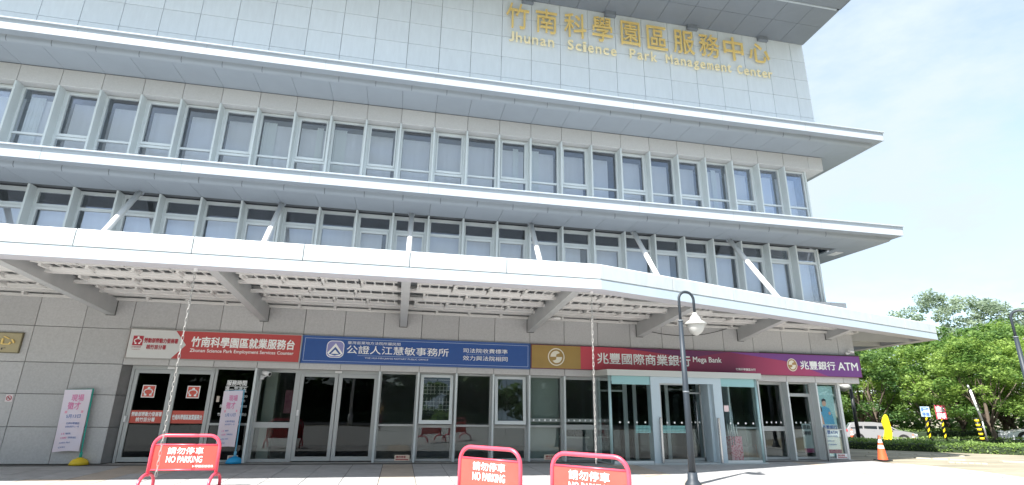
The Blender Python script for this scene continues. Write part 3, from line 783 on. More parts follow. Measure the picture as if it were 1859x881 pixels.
mb.add([(x, y, ZT-.06) for x, y in roofp]+[(x, y, ZT-.02) for x, y in roofp], [tuple(range(len(roofp)))[::-1], tuple(range(len(roofp), 2*len(roofp)))]); mb.build('roof_sheet', ROOFG, can, O)
# fascia panels
def fascia(a, b):
    a = Vector(a); b = Vector(b); d = (b-a); L = d.length; d.normalize(); nn = Vector((d.y, -d.x))
    g_ = .008; A0 = a+d*g_-nn*.03; B0 = b-d*g_-nn*.03
    m_ = MB(); pr = [(0, ZB+.208), (.028, ZB+.222), (.030, ZT-.03), (.012, ZT), (-.05, ZT), (-.05, ZB+.208)]
    vs = [(A0.x+nn.x*p[0], A0.y+nn.y*p[0], p[1]) for p in pr]+[(B0.x+nn.x*p[0], B0.y+nn.y*p[0], p[1]) for p in pr]
    k = len(pr)
    m_.add(vs, [tuple(range(k)), tuple(range(2*k-1, k-1, -1))]+[(i, k+i, k+(i+1) % k, (i+1) % k) for i in range(k)])
    return m_.build('fascia_panel', CANW, can, O)
jx = [XL, -25.5, -23.65, -21.8, -19.95, -18.10, -16.25, -14.38, -12.45, -10.56, -8.6]
for i in range(len(jx)-1): fascia((jx[i], -4.58), (jx[i+1], -4.58))
nch = 7; a_ = Vector(P_[1]); b_ = Vector(P_[2])
for i in range(nch): fascia(a_.lerp(b_, i/nch), a_.lerp(b_, (i+1)/nch))
for i in range(2): fascia(Vector(P_[2]).lerp(Vector(P_[3]), i/2), Vector(P_[2]).lerp(Vector(P_[3]), (i+1)/2))
# chamfer front line: y of inner edge at x
def yin(x):
    if x < I_[1][0]: return I_[1][1]
    t = (x-I_[1][0])/(I_[2][0]-I_[1][0]); return I_[1][1]+(I_[2][1]-I_[1][1])*t
bx = [-26.4, -22.95, -19.49, -15.99, -12.49, -8.99, -5.71, -2.42, .68]
for x in bx:
    ye = yin(x)+.02; ln = -ye; zo = 2.02+.22*min(1, 1)
    zw = 1.915 if x < .5 else 2.075
    zt_w = 2.262; zt_o = 2.56
    zb_o = zw+(ZB+.004-zw)*(min(1, 1))
    m_ = MB(); m_.prism([(-.02, zw), (ye, zb_o), (ye, ZB+.36), (-.02, zt_w+.05)], 'x', x-.09, x+.09); bo = m_.build('beam', BEAM, can, O)
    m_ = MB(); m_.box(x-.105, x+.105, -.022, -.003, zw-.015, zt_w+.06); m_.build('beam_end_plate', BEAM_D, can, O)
for (p0, p1) in (((1.62, .75), (4.95, .95)), ((1.62, 2.2), (5.05, 2.4))):
    m_ = MB(); d = (Vector(p1)-Vector(p0)).normalized(); nn = Vector((-d.y, d.x))*.09
    q = [Vector(p0)-nn, Vector(p1)-nn, Vector(p1)+nn, Vector(p0)+nn]
    m_.hexa([(q[0].x, q[0].y, 2.13), (q[1].x, q[1].y, ZB+.01), (q[2].x, q[2].y, ZB+.01), (q[3].x, q[3].y, 2.13)], [(v.x, v.y, 2.6) for v in q]); m_.build('beam', BEAM, can, O)
# tubular struts to the lower eave
for x in bx[:-1]:
    sl = {-5.71: 1.246, -2.42: 1.19}.get(x, 1.30)
    ye = -1.9 if x < -6 else (-1.75 if x < -5 else -1.98)
    m_ = MB(); m_.tube([(x, .01, 5.14), (x, ye, 5.14+sl*ye)], .072, 14); m_.build('strut', STRUT, can, O)
    m_ = MB(); m_.tube([(x, .02, 5.155), (x, .0, 5.125)], .10, 14); m_.build('strut_collar', SOFFIT, can, O)
m_ = MB(); m_.lathe([(0, .0), (.11, .0), (.13, .02), (.11, .06), (0, .06)], (-8.35, -.42, 2.245), 16); m_.build('canopy_light', LET, can, O)
# louvres
random.seed(9)
rowsY = [-3.48, -2.50, -1.48]
nbl = 0
ties = MB(); pur = MB()
blade_cache = {}
def blade(w, wy, tilt, th=.03):
    k = (round(w, 2), wy)
    if k not in blade_cache:
        m_ = MB(); q_ = [(.02, -wy/2), (w-.02, -wy/2), (w-.02, wy/2), (.02, wy/2)]
        m_.hexa([(x, y_, (y_/wy+.5)*tilt) for x, y_ in q_], [(x, y_, (y_/wy+.5)*tilt+th) for x, y_ in q_])
        me = m_.mesh('louvre_blade'); me.materials.append(LOUV); blade_cache[k] = me
    return blade_cache[k]
def limx(y):
    """right limit of the bay field at depth y"""
    return I_[1][0]+(y-I_[1][1])/(I_[2][1]-I_[1][1])*(I_[2][0]-I_[1][0])-.1 if y > I_[1][1] else -9
for r, y in enumerate(rowsY):
    xr = min(limx(y-.2), 1.55)
    edges = [XL]+[b for b in bx if b < xr-.3]+[xr]
    for i in range(len(edges)-1):
        if edges[i+1] < -22.9: continue
        sh = .22 if r == 1 else .05
        a0 = edges[i]+.16+sh; a1 = edges[i+1]-.16; nseg = max(1, int(round((a1-a0)/.86))); w = (a1-a0)/nseg
        if w < .3: continue
        for s_ in range(nseg):
            X0 = a0+s_*w
            link('louvre_blade', blade(w, .26, .035), can, (X0, y, 2.345-G)); link('louvre_blade', blade(w, .20, -.02), can, (X0, y+.46, 2.335-G+.01))
            for t_ in range(4):
                xx = X0+w*(t_+.5)/4; ties.box(xx-.014, xx+.014, y+.13, y+.37, 2.375, 2.40)
            ties.box(X0+.02, X0+.07, y+.10, y+.40, 2.33, 2.40)
            ties.box(X0+w*.5-.05, X0+w*.5+.05, y-.17, y-.14, 2.40, 2.44)
    pur.box(XL, min(limx(y+.3), 1.55), y+.565, y+.695, 2.31, 2.37)
    pur.box(XL, min(limx(y-.2), 1.55), y-.24, y-.20, 2.42, 2.47)
pur.box(XL, 1.2, -.52, -.36, 2.33, 2.39); pur.box(XL, -8.8, -3.95, -3.86, 2.34, 2.40)
pur.build('purlins', LOUV, can, O)['kind'] = 'stuff'
ties.build('louvre_ties', LOUV, can, O)['kind'] = 'stuff'
m_ = MB(); m_.box(XL, 1.56, -.10, -.03, 2.262, 2.33); m_.box(XL, 1.56, -.28, -.23, 2.35, 2.42); m_.build('wall_purlin', LOUV, can, O)
m_ = MB()
for i in range(34): m_.box(XL+.5+i*.88, XL+.56+i*.88, -.26, -.05, 2.285, 2.35)
m_.build('purlin_brackets', LOUV, can, O)['kind'] = 'stuff'

# =====================================================================
# SIGNS ON THE WALL
# =====================================================================
def frame_rect(mb, x0, x1, z0, z1, w, y0, y1):
    mb.box(x0, x1, y0, y1, z0, z0+w); mb.box(x0, x1, y0, y1, z1-w, z1); mb.box(x0, x0+w, y0, y1, z0+w, z1-w); mb.box(x1-w, x1, y0, y1, z0+w, z1-w)
def flat(mb, pts, y): mb.add([(p[0], y, p[1]) for p in pts], [tuple(range(len(pts)))]); return mb
# employment service sign
L0 = (-17, 0, .95)
es = thing('employment_sign', 'long red sign with white arrow end and white Chinese lettering above the left glass doors', 'sign', L0)
MB().box(-18.95, -15.03, -.055, -.002, .905, 1.585).build('sign_panel', RED, es, L0)
m_ = MB(); m_.prism([(-18.945, .91), (-17.965, .91), (-17.68, 1.245), (-17.955, 1.58), (-18.945, 1.58)], 'y', -.062, -.056); m_.build('arrow_panel', SIGNW, es, L0)
m_ = MB(); frame_rect(m_, -18.985, -15.0, .885, 1.605, .026, -.068, -.002); m_.build('sign_frame', mat('sign_frame_grey', (.38, .37, .36), .5), es, L0)
t = MB(); put_text(t, '竹南科學園區就業服務台', -17.57, 1.215, -15.17, 1.455, -.057, .022); put_text(t, 'Zhunan Science Park Employment Services Counter', -17.57, 1.06, -15.17, 1.165, -.057, .012); t.build('lettering', LET, es, L0)
t = MB(); put_text(t, '勞動部勞動力發展署', -18.61, 1.27, -17.87, 1.385, -.064, .02); put_text(t, '桃竹苗分署', -18.54, 1.12, -18.11, 1.225, -.064, .02)
put_text(t, '台灣就業通', -18.86, 1.145, -18.66, 1.185, -.064, .0); put_text(t, 'Taiwanjobs', -18.85, 1.09, -18.67, 1.115, -.064, .0); t.build('lettering', LETR, es, L0)
MB().box(-18.86, -18.64, -.066, -.063, 1.20, 1.43).build('logo_field', LETR, es, L0)
m_ = MB(); m_.disc_y(-18.75, 1.392, 0, .024, -.069, -.066, 12); m_.tube([(-18.75+.078*math.cos(a), -.067, 1.31+.05*math.sin(a)) for a in np.linspace(-.9, math.pi+.9, 12)], .011, 5); m_.box(-18.81, -18.77, -.069, -.066, 1.235, 1.265); m_.box(-18.73, -18.69, -.069, -.066, 1.235, 1.265); m_.build('logo_mark', LET, es, L0)
# notary sign
L0 = (-12, 0, .95)
ns_ = thing('notary_sign', 'long dark blue sign with a white triangle emblem and white script lettering', 'sign', L0)
MB().box(-14.97, -9.02, -.06, -.002, .915, 1.575).build('sign_panel', BLUE, ns_, L0)
m_ = MB(); frame_rect(m_, -15.0, -8.995, .895, 1.595, .02, -.068, -.002); m_.build('sign_frame', mat('sign_frame_blue', (.10, .17, .36), .5), ns_, L0)
m_ = MB(); frame_rect(m_, -14.93, -9.06, .955, 1.535, .010, -.063, -.061); m_.box(-13.6, -11.45, -.063, -.061, 1.118, 1.126); m_.box(-10.78, -9.72, -.063, -.061, 1.243, 1.249); m_.build('sign_lines', mat('pale_blue_line', (.45, .55, .75), .5), ns_, L0)
t = MB(); put_text(t, '臺灣苗栗地方法院所屬民間', -13.87, 1.405, -12.53, 1.485, -.061, .0); put_text(t, '公證人江慧敏事務所', -13.88, 1.165, -11.25, 1.375, -.061, .006)
put_text(t, 'THE HUI-MIN JIANG NOTARY PUBLIC OFFICE', -13.41, 1.035, -11.78, 1.085, -.061, .0)
put_text(t, '司法院收費標準', -10.86, 1.285, -9.64, 1.405, -.061, .004); put_text(t, '效力與法院相同', -10.86, 1.085, -9.64, 1.21, -.061, .004); t.build('lettering', LET, ns_, L0)
cx, cz = -14.165, 1.265
def rrect(cx, cz, h, r, n=5):
    p = []
    for (sx, sz, a0) in ((1, 1, 0), (-1, 1, 90), (-1, -1, 180), (1, -1, 270)):
        for i in range(n+1):
            a = math.radians(a0+90*i/n); p.append((cx+sx*(h-r)+r*math.cos(a), cz+sz*(h-r)+r*math.sin(a)))
    return p
m_ = MB(); m_.prism(rrect(cx, cz, .215, .12), 'y', -.064, -.061); m_.build('emblem_border', LET, ns_, L0)
m_ = MB(); m_.prism(rrect(cx, cz, .198, .11), 'y', -.067, -.064); m_.build('emblem_field', mat('emblem_lavender', (.30, .30, .58), .5), ns_, L0)
m_ = MB(); m_.prism([(cx-.19, cz-.10), (cx, cz+.15), (cx+.19, cz-.10), (cx+.12, cz-.17), (cx-.12, cz-.17)], 'y', -.070, -.067); m_.build('emblem_triangle', LET, ns_, L0)
m_ = MB(); m_.prism([(cx-.15, cz-.12), (cx, cz+.06), (cx+.15, cz-.12), (cx, cz-.16)], 'y', -.073, -.070); m_.build('emblem_triangle', BLUE, ns_, L0)
m_ = MB(); m_.prism([(cx-.10, cz-.12), (cx, cz-.01), (cx+.10, cz-.12)], 'y', -.076, -.073); m_.build('emblem_triangle', LET, ns_, L0)
# bank sign
L0 = (-4, 0, .95)
bs = thing('bank_sign', 'very long gold, crimson and purple sign with white Chinese lettering across the right half', 'sign', L0)
MB().box(-8.985, 1.62, -.10, -.002, .925, 1.575).build('sign_box', mat('sign_box_maroon', (.16, .03, .07), .5), bs, L0)
y = -.103
gm = bpy.data.materials.new('bank_sign_face'); gm.use_nodes = True
nn_ = gm.node_tree.nodes; ll = gm.node_tree.links; b_s = nn_['Principled BSDF']; b_s.inputs['Roughness'].default_value = .35
tcn = nn_.new('ShaderNodeTexCoord'); sx_ = nn_.new('ShaderNodeSeparateXYZ'); rp = nn_.new('ShaderNodeValToRGB'); mr = nn_.new('ShaderNodeMapRange')
mr.inputs['From Min'].default_value = (-7.56+4)*S; mr.inputs['From Max'].default_value = (1.6+4)*S
e = rp.color_ramp.elements; e[0].position = 0; e[0].color = (.56, .07, .10, 1); e[1].position = 1; e[1].color = (.31, .10, .38, 1)
for pos, c_ in ((.18, (.48, .06, .09)), (.38, (.27, .035, .09)), (.52, (.22, .03, .09)), (.68, (.40, .055, .13)), (.82, (.40, .06, .17)), (.90, (.28, .07, .27))):
    k_ = e.new(pos); k_.color = (*c_, 1)
ll.new(tcn.outputs['Object'], sx_.inputs[0]); ll.new(sx_.outputs[0], mr.inputs[0]); ll.new(mr.outputs[0], rp.inputs[0]); ll.new(rp.outputs[0], b_s.inputs['Base Color'])
flat(MB(), [(-7.56, .94), (1.60, .94), (1.60, 1.56), (-7.56, 1.56)], y).build('sign_face', gm, bs, L0)
flat(MB(), [(-8.97, .94), (-7.56, .94), (-7.56, 1.56), (-8.97, 1.56)], y).build('sign_face', GOLDP, bs, L0)
flat(MB(), [(-6.3, 1.56), (-4.2, 1.36), (-2.9, 1.56)], y-.003).build('sign_swoosh', mat('swoosh_plum', (.15, .03, .11), .4), bs, L0)
flat(MB(), [(-2.95, 1.56), (-1.1, 1.36), (-.3, 1.15), (.4, .94), (1.60, .94), (1.60, 1.56)], y-.003).build('sign_swoosh', mat('swoosh_purple', (.19, .055, .26), .4), bs, L0)
def smark(cx, cz, r, parent, L0, y, disc=None, sx=1.0):
    if disc: m_ = MB(); m_.disc_y(cx, cz, 0, r, y-.002, y, 28, sx); m_.build('logo_disc', disc, parent, L0)
    m_ = MB(); m_.disc_y(cx, cz, r*.88, r, y-.006, y-.003, 32, sx)
    # two opposed half-moon shapes forming an S
    for sg in (1, -1):
        up_ = [(cx+sg*sx*r*.70*math.cos(a), cz+sg*r*.70*math.sin(a)) for a in np.linspace(math.radians(75), math.radians(180), 9)]
        lo_ = [(cx+sg*sx*(-.02*r), cz-sg*r*.0), (cx+sg*sx*(r*.02), cz+sg*r*.30), (cx+sg*sx*r*.45, cz+sg*r*.45)]
        m_.prism(up_+lo_, 'y', y-.006, y-.003)
    m_.build('logo_mark', mat('logo_cream', (.82, .78, .66), .4), parent, L0)
smark(-8.27, 1.25, .24, bs, L0, y-.003)
smark(-.83, 1.245, .19, bs, L0, y-.006, mat('logo_gold', (.42, .25, .10), .4), .92)
t = MB(); put_text(t, '兆豐國際商業銀行', -7.07, 1.105, -4.21, 1.405, y-.007, .016); put_text(t, 'Mega Bank', -4.12, 1.19, -3.20, 1.385, y-.007, .016)
put_text(t, '竹南科學園區分行', -2.76, 1.03, -2.10, 1.10, y-.007, .012); put_text(t, '兆豐銀行', -.55, 1.125, .68, 1.375, y-.007, .018); put_text(t, 'ATM', .78, 1.135, 1.49, 1.365, y-.007, .022); t.build('lettering', LET, bs, L0)
m_ = MB(); m_.box(-1.85, 1.62, -.11, -.02, 1.577, 1.60); m_.build('sign_rail', BLACK, bs, L0)
# gold lettering on the upper wall
L0 = (-5, 0, 11.9)
gc = thing('gold_chinese_lettering', 'large raised gold Chinese characters near the top right of the pale upper wall', 'sign', L0)
for ch, x, zc, h, w in zip('竹南科學園區服務中心', (-9.495, -8.498, -7.48, -6.5, -5.466, -4.463, -3.435, -2.436, -1.467, -.427), (12.43, 12.40, 12.41, 12.43, 12.43, 12.42, 12.42, 12.44, 12.46, 12.45), (.98, .95, .97, 1.0, .97, .95, .95, .95, .98, .80), (.78, .74, .78, .74, .70, .76, .80, .78, .78, .82)):
    m_ = MB(); put_text(m_, ch, x-w/2, zc-h/2, x+w/2, zc+h/2, -.06, -.004, .05); m_.build('character', GOLD, gc, L0)
ge = thing('gold_english_lettering', 'smaller raised pale gold English lettering under the large gold characters', 'sign', L0)
def word(s, x0, x1, zb, h):
    wts = [{'i': .6, 'l': .6, 'r': .85, 't': .8, 'm': 1.25, 'M': 1.3, 'J': .8}.get(c, 1.0) for c in s]; tot = sum(wts); x = x0
    hh = {'g': (-.28, .66)}
    for c, w in zip(s, wts):
        cw = (x1-x0)*w/tot; tall = c in 'JSPMChkiltd'; z0_, z1_ = (zb, zb+h) if tall else (zb, zb+h*.70)
        if c == 'g': z0_, z1_ = zb-h*.27, zb+h*.70
        if c == 't': z1_ = zb+h*.88
        m_ = MB(); put_text(m_, c, x+cw*.14, z0_, x+cw*.86, z1_, -.05, .008, .035); m_.build('letter', GOLDT, ge, L0); x += cw
word('Jhunan', -9.80, -8.20, 11.42, .37); word('Science', -7.79, -5.98, 11.43, .37); word('Park', -5.56, -4.49, 11.44, .37); word('Management', -4.22, -1.62, 11.45, .36); word('Center', -1.43, .05, 11.45, .35)
# brass plaque at the left edge
L0 = (-22, 0, .95)
pq = thing('brass_plaque', 'brass coloured plaque with gold characters fixed to the stone wall at the far left', 'sign', L0)
MB().box(-25.4, -21.2, -.045, -.002, .955, 1.385).build('plaque_plate', PLAQ, pq, L0)
m_ = MB(); frame_rect(m_, -25.42, -21.18, .935, 1.405, .02, -.052, -.002); m_.build('plaque_frame', mat('plaque_frame_bronze', (.22, .19, .12), .4, .5), pq, L0)
t = MB(); put_text(t, '科學園區服務中心', -24.5, 1.12, -21.30, 1.32, -.046, .01, .02); t.build('lettering', GOLD, pq, L0)
t = MB(); put_text(t, 'Park Management Center', -24.3, .985, -21.45, 1.075, -.046, .01); t.build('lettering', LETK, pq, L0)
# no smoking sign
L0 = (-21.13, 0, -.14)
nsg = thing('no_smoking_sign', 'small white square no smoking sign on the stone wall at the left edge', 'sign', L0)
MB().box(-21.20, -21.06, -.012, .004, -.14, .02).build('sign_plate', mat('plate_pinkish', (.74, .66, .68), .5), nsg, L0)
m_ = MB(); m_.disc_y(-21.13, -.06, .042, .056, -.016, -.013, 18); m_.hexa([(-21.165, -.016, -.03), (-21.155, -.016, -.02), (-21.155, -.013, -.02), (-21.165, -.013, -.03)], [(-21.105, -.016, -.10), (-21.095, -.016, -.09), (-21.095, -.013, -.09), (-21.105, -.013, -.10)]); m_.build('prohibition_ring', LETR, nsg, L0)
MB().box(-21.165, -21.095, -.0145, -.0125, -.068, -.052).build('cigarette', LETK, nsg, L0)
# posters in the cash machine windows
L0 = (.5, .26, G)
po = thing('bank_poster', 'tall pale blue poster with a man in a blue shirt behind the corner window', 'poster', L0)
MB().box(.16, .79, .40, .405, -1.38, .66).build('poster_sheet', mat('poster_pale_teal', (.62, .88, .90), .6), po, L0)
MB().box(.20, .79, .395, .399, -1.20, -.47).build('poster_text_field', mat('poster_white_blue', (.86, .90, .92), .6), po, L0)
MB().box(.24, .80, .393, .397, -1.30, -1.19).build('poster_footer', mat('poster_plum', (.30, .05, .14), .6), po, L0)
m_ = MB(); m_.prism([(.28, -.47), (.26, -.2), (.32, .02), (.42, .06), (.58, .0), (.68, -.25), (.70, -.47)], 'y', .394, .399); m_.build('poster_shirt', mat('print_blue_shirt', (.20, .55, .85), .6), po, L0)
m_ = MB(); m_.disc_y(.42, .14, 0, .085, .391, .394, 16, .8); m_.disc_y(.57, -.15, 0, .05, .390, .393, 12, .8); m_.disc_y(.23, -.02, 0, .07, .391, .394, 16, .8); m_.prism([(.16, -.47), (.16, -.15), (.25, -.12), (.32, -.3), (.34, -.47)], 'y', .391, .393); m_.build('poster_skin', mat('print_skin', (.68, .42, .32), .6), po, L0)
m_ = MB(); m_.prism([(.345, .17), (.35, .25), (.42, .29), (.49, .25), (.495, .18), (.46, .21), (.39, .21)], 'y', .388, .390); m_.prism([(.16, .08), (.24, .10), (.31, .02), (.31, -.12), (.27, -.10), (.25, .02), (.16, .04)], 'y', .388, .390); m_.build('poster_hair', LETK, po, L0)
t = MB(); put_text(t, '兆豐銀行', .24, -.60, .76, -.50, .392, .012); put_text(t, '兆豐ATM', .26, -.76, .74, -.64, .392, .012)
put_text(t, '外幣提款免手續費', .26, -.83, .72, -.79, .392, .0); put_text(t, '服務時間 24H', .27, -.97, .60, -.93, .392, .0); put_text(t, '各分行服務據點', .27, -1.07, .66, -1.03, .392, .0); t.build('lettering', LETB, po, L0)
po.location.y -= .115*S
L0 = (-.3, .4, G)
p2 = thing('door_poster', 'grey notice poster with a plum footer behind the narrow glass door', 'poster', L0)
MB().box(-.46, -.14, .40, .405, -1.2, -.46).build('poster_sheet', mat('poster_grey', (.42, .46, .46), .6), p2, L0)
MB().box(-.46, -.13, .397, .399, -1.28, -1.16).build('poster_footer', mat('poster_plum', (.30, .05, .14), .6), p2, L0)
t = MB(); put_text(t, '提款', -.44, -.62, -.17, -.50, .396, .02); put_text(t, '轉帳', -.44, -.79, -.17, -.67, .396, .02); t.build('lettering', LETK, p2, L0)
p2.location.y -= .10*S
# window notices along the base
for (x0, x1, lab, txt) in ((-16.41, -16.18, 'cream door notice low on the glass behind the blue based banner', '請勿停車'), (-12.47, -12.09, 'cream notice low on the glass between the notary doors and the opened windows', '請勿停車'), (-8.53, -8.13, 'white notice low on the frosted window left of the bank vestibule', '請勿倚靠'), (.55, .93, 'white and red notice low on the corner poster window', '請勿停車')):
    L0 = ((x0+x1)/2, .26, G+.02); st = thing('window_notice', lab, 'sticker', L0, group='small notices along the foot of the shopfront glass')
    MB().box(x0, x1, .228, .233, -1.445, -1.305).build('notice_sheet', STKW if x0 < 0 else LET, st, L0)
    t = MB(); put_text(t, txt, x0+.04, -1.385, x1-.10, -1.325, .227, .01); t.box(x0+.03, x1-.03, .225, .227, -1.425, -1.405); t.build('lettering', LETR, st, L0)

# =====================================================================
# SMALL WALL EQUIPMENT
# =====================================================================
def cctv(x, y, z, label, s=1.0, flip=1):
    L0 = (x, y, z); c = thing('security_camera', label, 'camera', L0, group='white security cameras on the building')
    m_ = MB(); m_.box(x-.10*s*flip-.04, x-.10*s*flip+.04, y-.06, y+.0, z-.12*s, z-.02*s); m_.tube([(x-.10*s*flip, y-.05, z-.06*s), (x-.06*s*flip, y-.12*s, z-.07*s), (x+.02*s*flip, y-.14*s, z-.03*s)], .02*s, 8); m_.build('bracket', WHITE, c, L0)
    m_ = MB(); m_.tube([(x-.07*s*flip, y-.13*s, z+.05*s), (x+.11*s*flip, y-.24*s, z+.0)], [.052*s, .058*s], 12); m_.build('housing', WHITE, c, L0)
    m_ = MB(); m_.tube([(x+.108*s*flip, y-.239*s, z+.0005), (x+.118*s*flip, y-.244*s, z-.002)], .04*s, 12); m_.build('lens', BLACK, c, L0)
cctv(-15.78, .22, .60, 'white bullet security camera on the window frame between the red and blue signs', 1.0)
cctv(1.30, -.02, 1.70, 'white security camera on a bracket at the right end above the purple sign', .7)
L0 = (-4, 0, 2)
cb = MB()
a = Vector((-5.62, -.35, 2.05)); b = Vector((-2.52, -.03, 2.40)); mid = []
for i in range(17):
    t_ = i/16; p = a.lerp(b, t_); p.z -= .30*4*t_*(1-t_)*.75; mid.append(p)
cb.tube(mid, .012, 6)
tag(cb.build('hanging_cable', BLACK, None, (0, 0, -EYE)), 'thin black cable sagging under the canopy between two beams beside the lamp', 'cable')
# cone-shaped items inside the bank
L0 = (-3.05, -.15, G+.01)
um = thing('umbrella_stand', 'red plaid umbrella stand with pale umbrella tops inside the glass vestibule', 'umbrella stand', L0)
m_ = MB(); m_.prism([(-3.28, -.30), (-2.92, -.30), (-2.92, -.02), (-3.28, -.02)], 'z', G+.04, -.80); m_.build('stand_body', mat('plaid_red', (.60, .10, .16), .7, col2=(.78, .40, .45), vscale=16, thresh=(.45, .5)), um, L0)
m_ = MB()
for i in range(5): m_.tube([(-3.23+i*.065, -.16, -.85), (-3.25+i*.07, -.16+.02*(i % 2), -.46-.03*(i % 3))], [.028, .012], 7)
m_.build('umbrellas', mat('umbrella_pale', (.75, .75, .73), .6), um, L0)
L0 = (-1.66, .6, G)
pl = thing('potted_plant', 'leafy pot plant in a terracotta pot behind the bank window', 'plant', L0)
m_ = MB(); m_.lathe([(0, G+.01), (.12, G+.01), (.15, -1.12), (.16, -1.12), (.16, -1.09), (.13, -1.09), (.0, -1.11)], (-1.70, .62, 0), 16); m_.build('pot', POT, pl, L0)
random.seed(5); m_ = MB()
for i in range(46):
    a = random.uniform(0, 6.28); e_ = random.uniform(.2, 1.4); L = random.uniform(.10, .20); c = Vector((-1.70, .62, -1.05+random.uniform(0, .42)))
    d = Vector((math.cos(a)*math.cos(e_), math.sin(a)*math.cos(e_), math.sin(e_))); s_ = d.cross(Vector((0, 0, 1))).normalized()*.045
    p0 = c+d*.04; p1 = c+d*L*.6; p2_ = c+d*L+Vector((0, 0, -.03)); m_.add([p0, p1+s_, p2_, p1-s_], [(0, 1, 2, 3)])
m_.tube([(-1.70, .62, -1.1), (-1.70, .62, -.65)], .012, 6)
m_.build('foliage', mat('pot_leaf', (.16, .40, .12), .5, var=.2), pl, L0)
# office furniture faintly seen through the notary windows
L0 = (-11.5, 1.6, G)
sh = thing('wall_rack', 'white wire display rack inside the opened notary window', 'rack', L0)
m_ = MB()
for z in (-.2, -.1, 0, .22, .32, .42, .60): m_.box(-11.85, -11.45, 1.2, 1.21, z, z+.012); m_.box(-11.40, -11.05, 1.2, 1.21, z, z+.012)
for x in (-11.8, -11.7, -11.6, -11.5, -11.35, -11.25, -11.15): m_.box(x, x+.012, 1.195, 1.205, -.24, .12) ; m_.box(x, x+.012, 1.195, 1.205, .20, .5)
m_.build('wire_grid', WHITE, sh, L0)
m_ = MB(); m_.box(-11.9, -10.9, 1.21, 1.25, G, .7); m_.build('back_board', mat('board_dark', (.06, .07, .08), .7), sh, L0)
L0 = (-7.5, .9, G)
dk = thing('reception_desk', 'pale office desk with papers behind the window left of the vestibule', 'desk', L0)
m_ = MB(); m_.box(-7.85, -7.12, .75, 1.3, G, -.92); m_.build('desk_body', mat('desk_pale', (.42, .42, .44), .6), dk, L0)
m_ = MB(); m_.box(-7.9, -7.08, .70, 1.35, -.92, -.88); m_.build('desk_top', WHITE, dk, L0)
m_ = MB(); m_.box(-7.7, -7.5, .8, .95, -.878, -.72); m_.box(-7.45, -7.2, .85, .9, -.878, -.66); m_.build('monitor', BLACK, dk, L0)
L0 = (-15.7, 1.2, G)
ct = thing('notice_column', 'pale column and pink notice board behind the window under the white security camera', 'column', L0)
m_ = MB(); m_.box(-15.9, -15.62, .75, 1.0, G, .74); m_.build('column_shaft', mat('column_pale_green', (.42, .46, .42), .7), ct, L0)
m_ = MB(); m_.box(-15.45, -15.2, 1.1, 1.12, -.35, .25); m_.build('notice_board', mat('board_pink', (.30, .09, .15), .7, col2=(.5, .25, .3), vscale=9), ct, L0)

# =====================================================================
# STREET THINGS
# =====================================================================
# chains
link_me = MB(); pts = [(.016*math.cos(a), 0, .036*math.sin(a)+(.014 if math.sin(a) > 0 else -.014)) for a in np.linspace(0, 2*math.pi, 14, endpoint=False)]
link_me.tube(pts, .0052, 6, closed=True); link_me = link_me.mesh('link'); link_me.materials.append(CHAIN)
def chain(x, y, z0, z1, label):
    L0 = (x, y, z1); c = thing('rain_chain', label, 'chain', L0, group='pale chains hanging from the canopy edge')
    n_ = int((z0-z1)/.078)
    for i in range(n_):
        o = link('link', link_me, c, (0, 0, (z0-.05-i*.078)-z1-.0)); o.rotation_euler.z = math.radians(38 if i % 2 else -52)
    m_ = MB(); m_.box(x-.025, x+.025, y-.03, y+.03, z0-.03, z0+.03); m_.build('hook', WHITE, c, L0)
chain(-16.23, -4.28, 2.22, -1.25, 'pale link chain hanging from the canopy in front of the left red barrier')
chain(-8.71, -4.28, 2.22, -1.10, 'pale link chain hanging from the canopy bend left of the bank doors')

# barriers
def barrier(loc, rot, label):
    b = thing('no_parking_barrier', label, 'barrier', loc, rot, 'red no parking barriers on the plaza')
    W = .53; H = .845; r = .028
    m_ = MB(); pts = [(-W, 0, .20), (-W+.004, 0, H-.20)]
    for a in np.linspace(math.pi, math.pi/2, 8): pts.append((-W+.19+.185*math.cos(a), 0, H-.19+.19*math.sin(a)))
    for a in np.linspace(math.pi/2, 0, 8): pts.append((W-.19+.185*math.cos(a), 0, H-.19+.19*math.sin(a)))
    pts += [(W-.004, 0, H-.20), (W, 0, .20)]
    m_.tube(pts, r, 12); m_.tube([(-W, 0, .695), (W, 0, .695)], .014, 8); m_.tube([(-W, 0, .30), (W, 0, .30)], .014, 8)
    m_.build('tube_frame', BARR, b)
    for s_ in (-1, 1):
        m_ = MB(); pts = [(s_*W, .29*math.cos(a), .01+.225*math.sin(a)**.7 if math.sin(a) > 0 else .01) for a in np.linspace(0, math.pi, 15)]
        m_.tube(pts, .026, 10); m_.build('foot', BARR, b)
    m_ = MB(); m_.box(-W+.02, W-.02, -.006, .006, .305, .69); m_.build('panel', BARP, b)
    t = MB(); put_text(t, '請勿停車', -.28, .545, .28, .655, -.0065, .012, .003); put_text(t, 'NO PARKING', -.28, .415, .28, .515, -.0065, .022, .003)
    put_text(t, '科學園區管理局', .14, .335, .47, .375, -.0065, .01, .003)
    t.build('lettering', LET, b)
    return b
barrier((-15.96, -3.95, G), -.02, 'leftmost red no parking barrier, standing before the employment office doors')
barrier((-11.15, -6.62, G), -.80, 'middle red no parking barrier below the blue notary sign, turned to face left')
barrier((-10.05, -7.68, G), -.78, 'nearest red no parking barrier at the bottom edge of the view, below the bank sign')

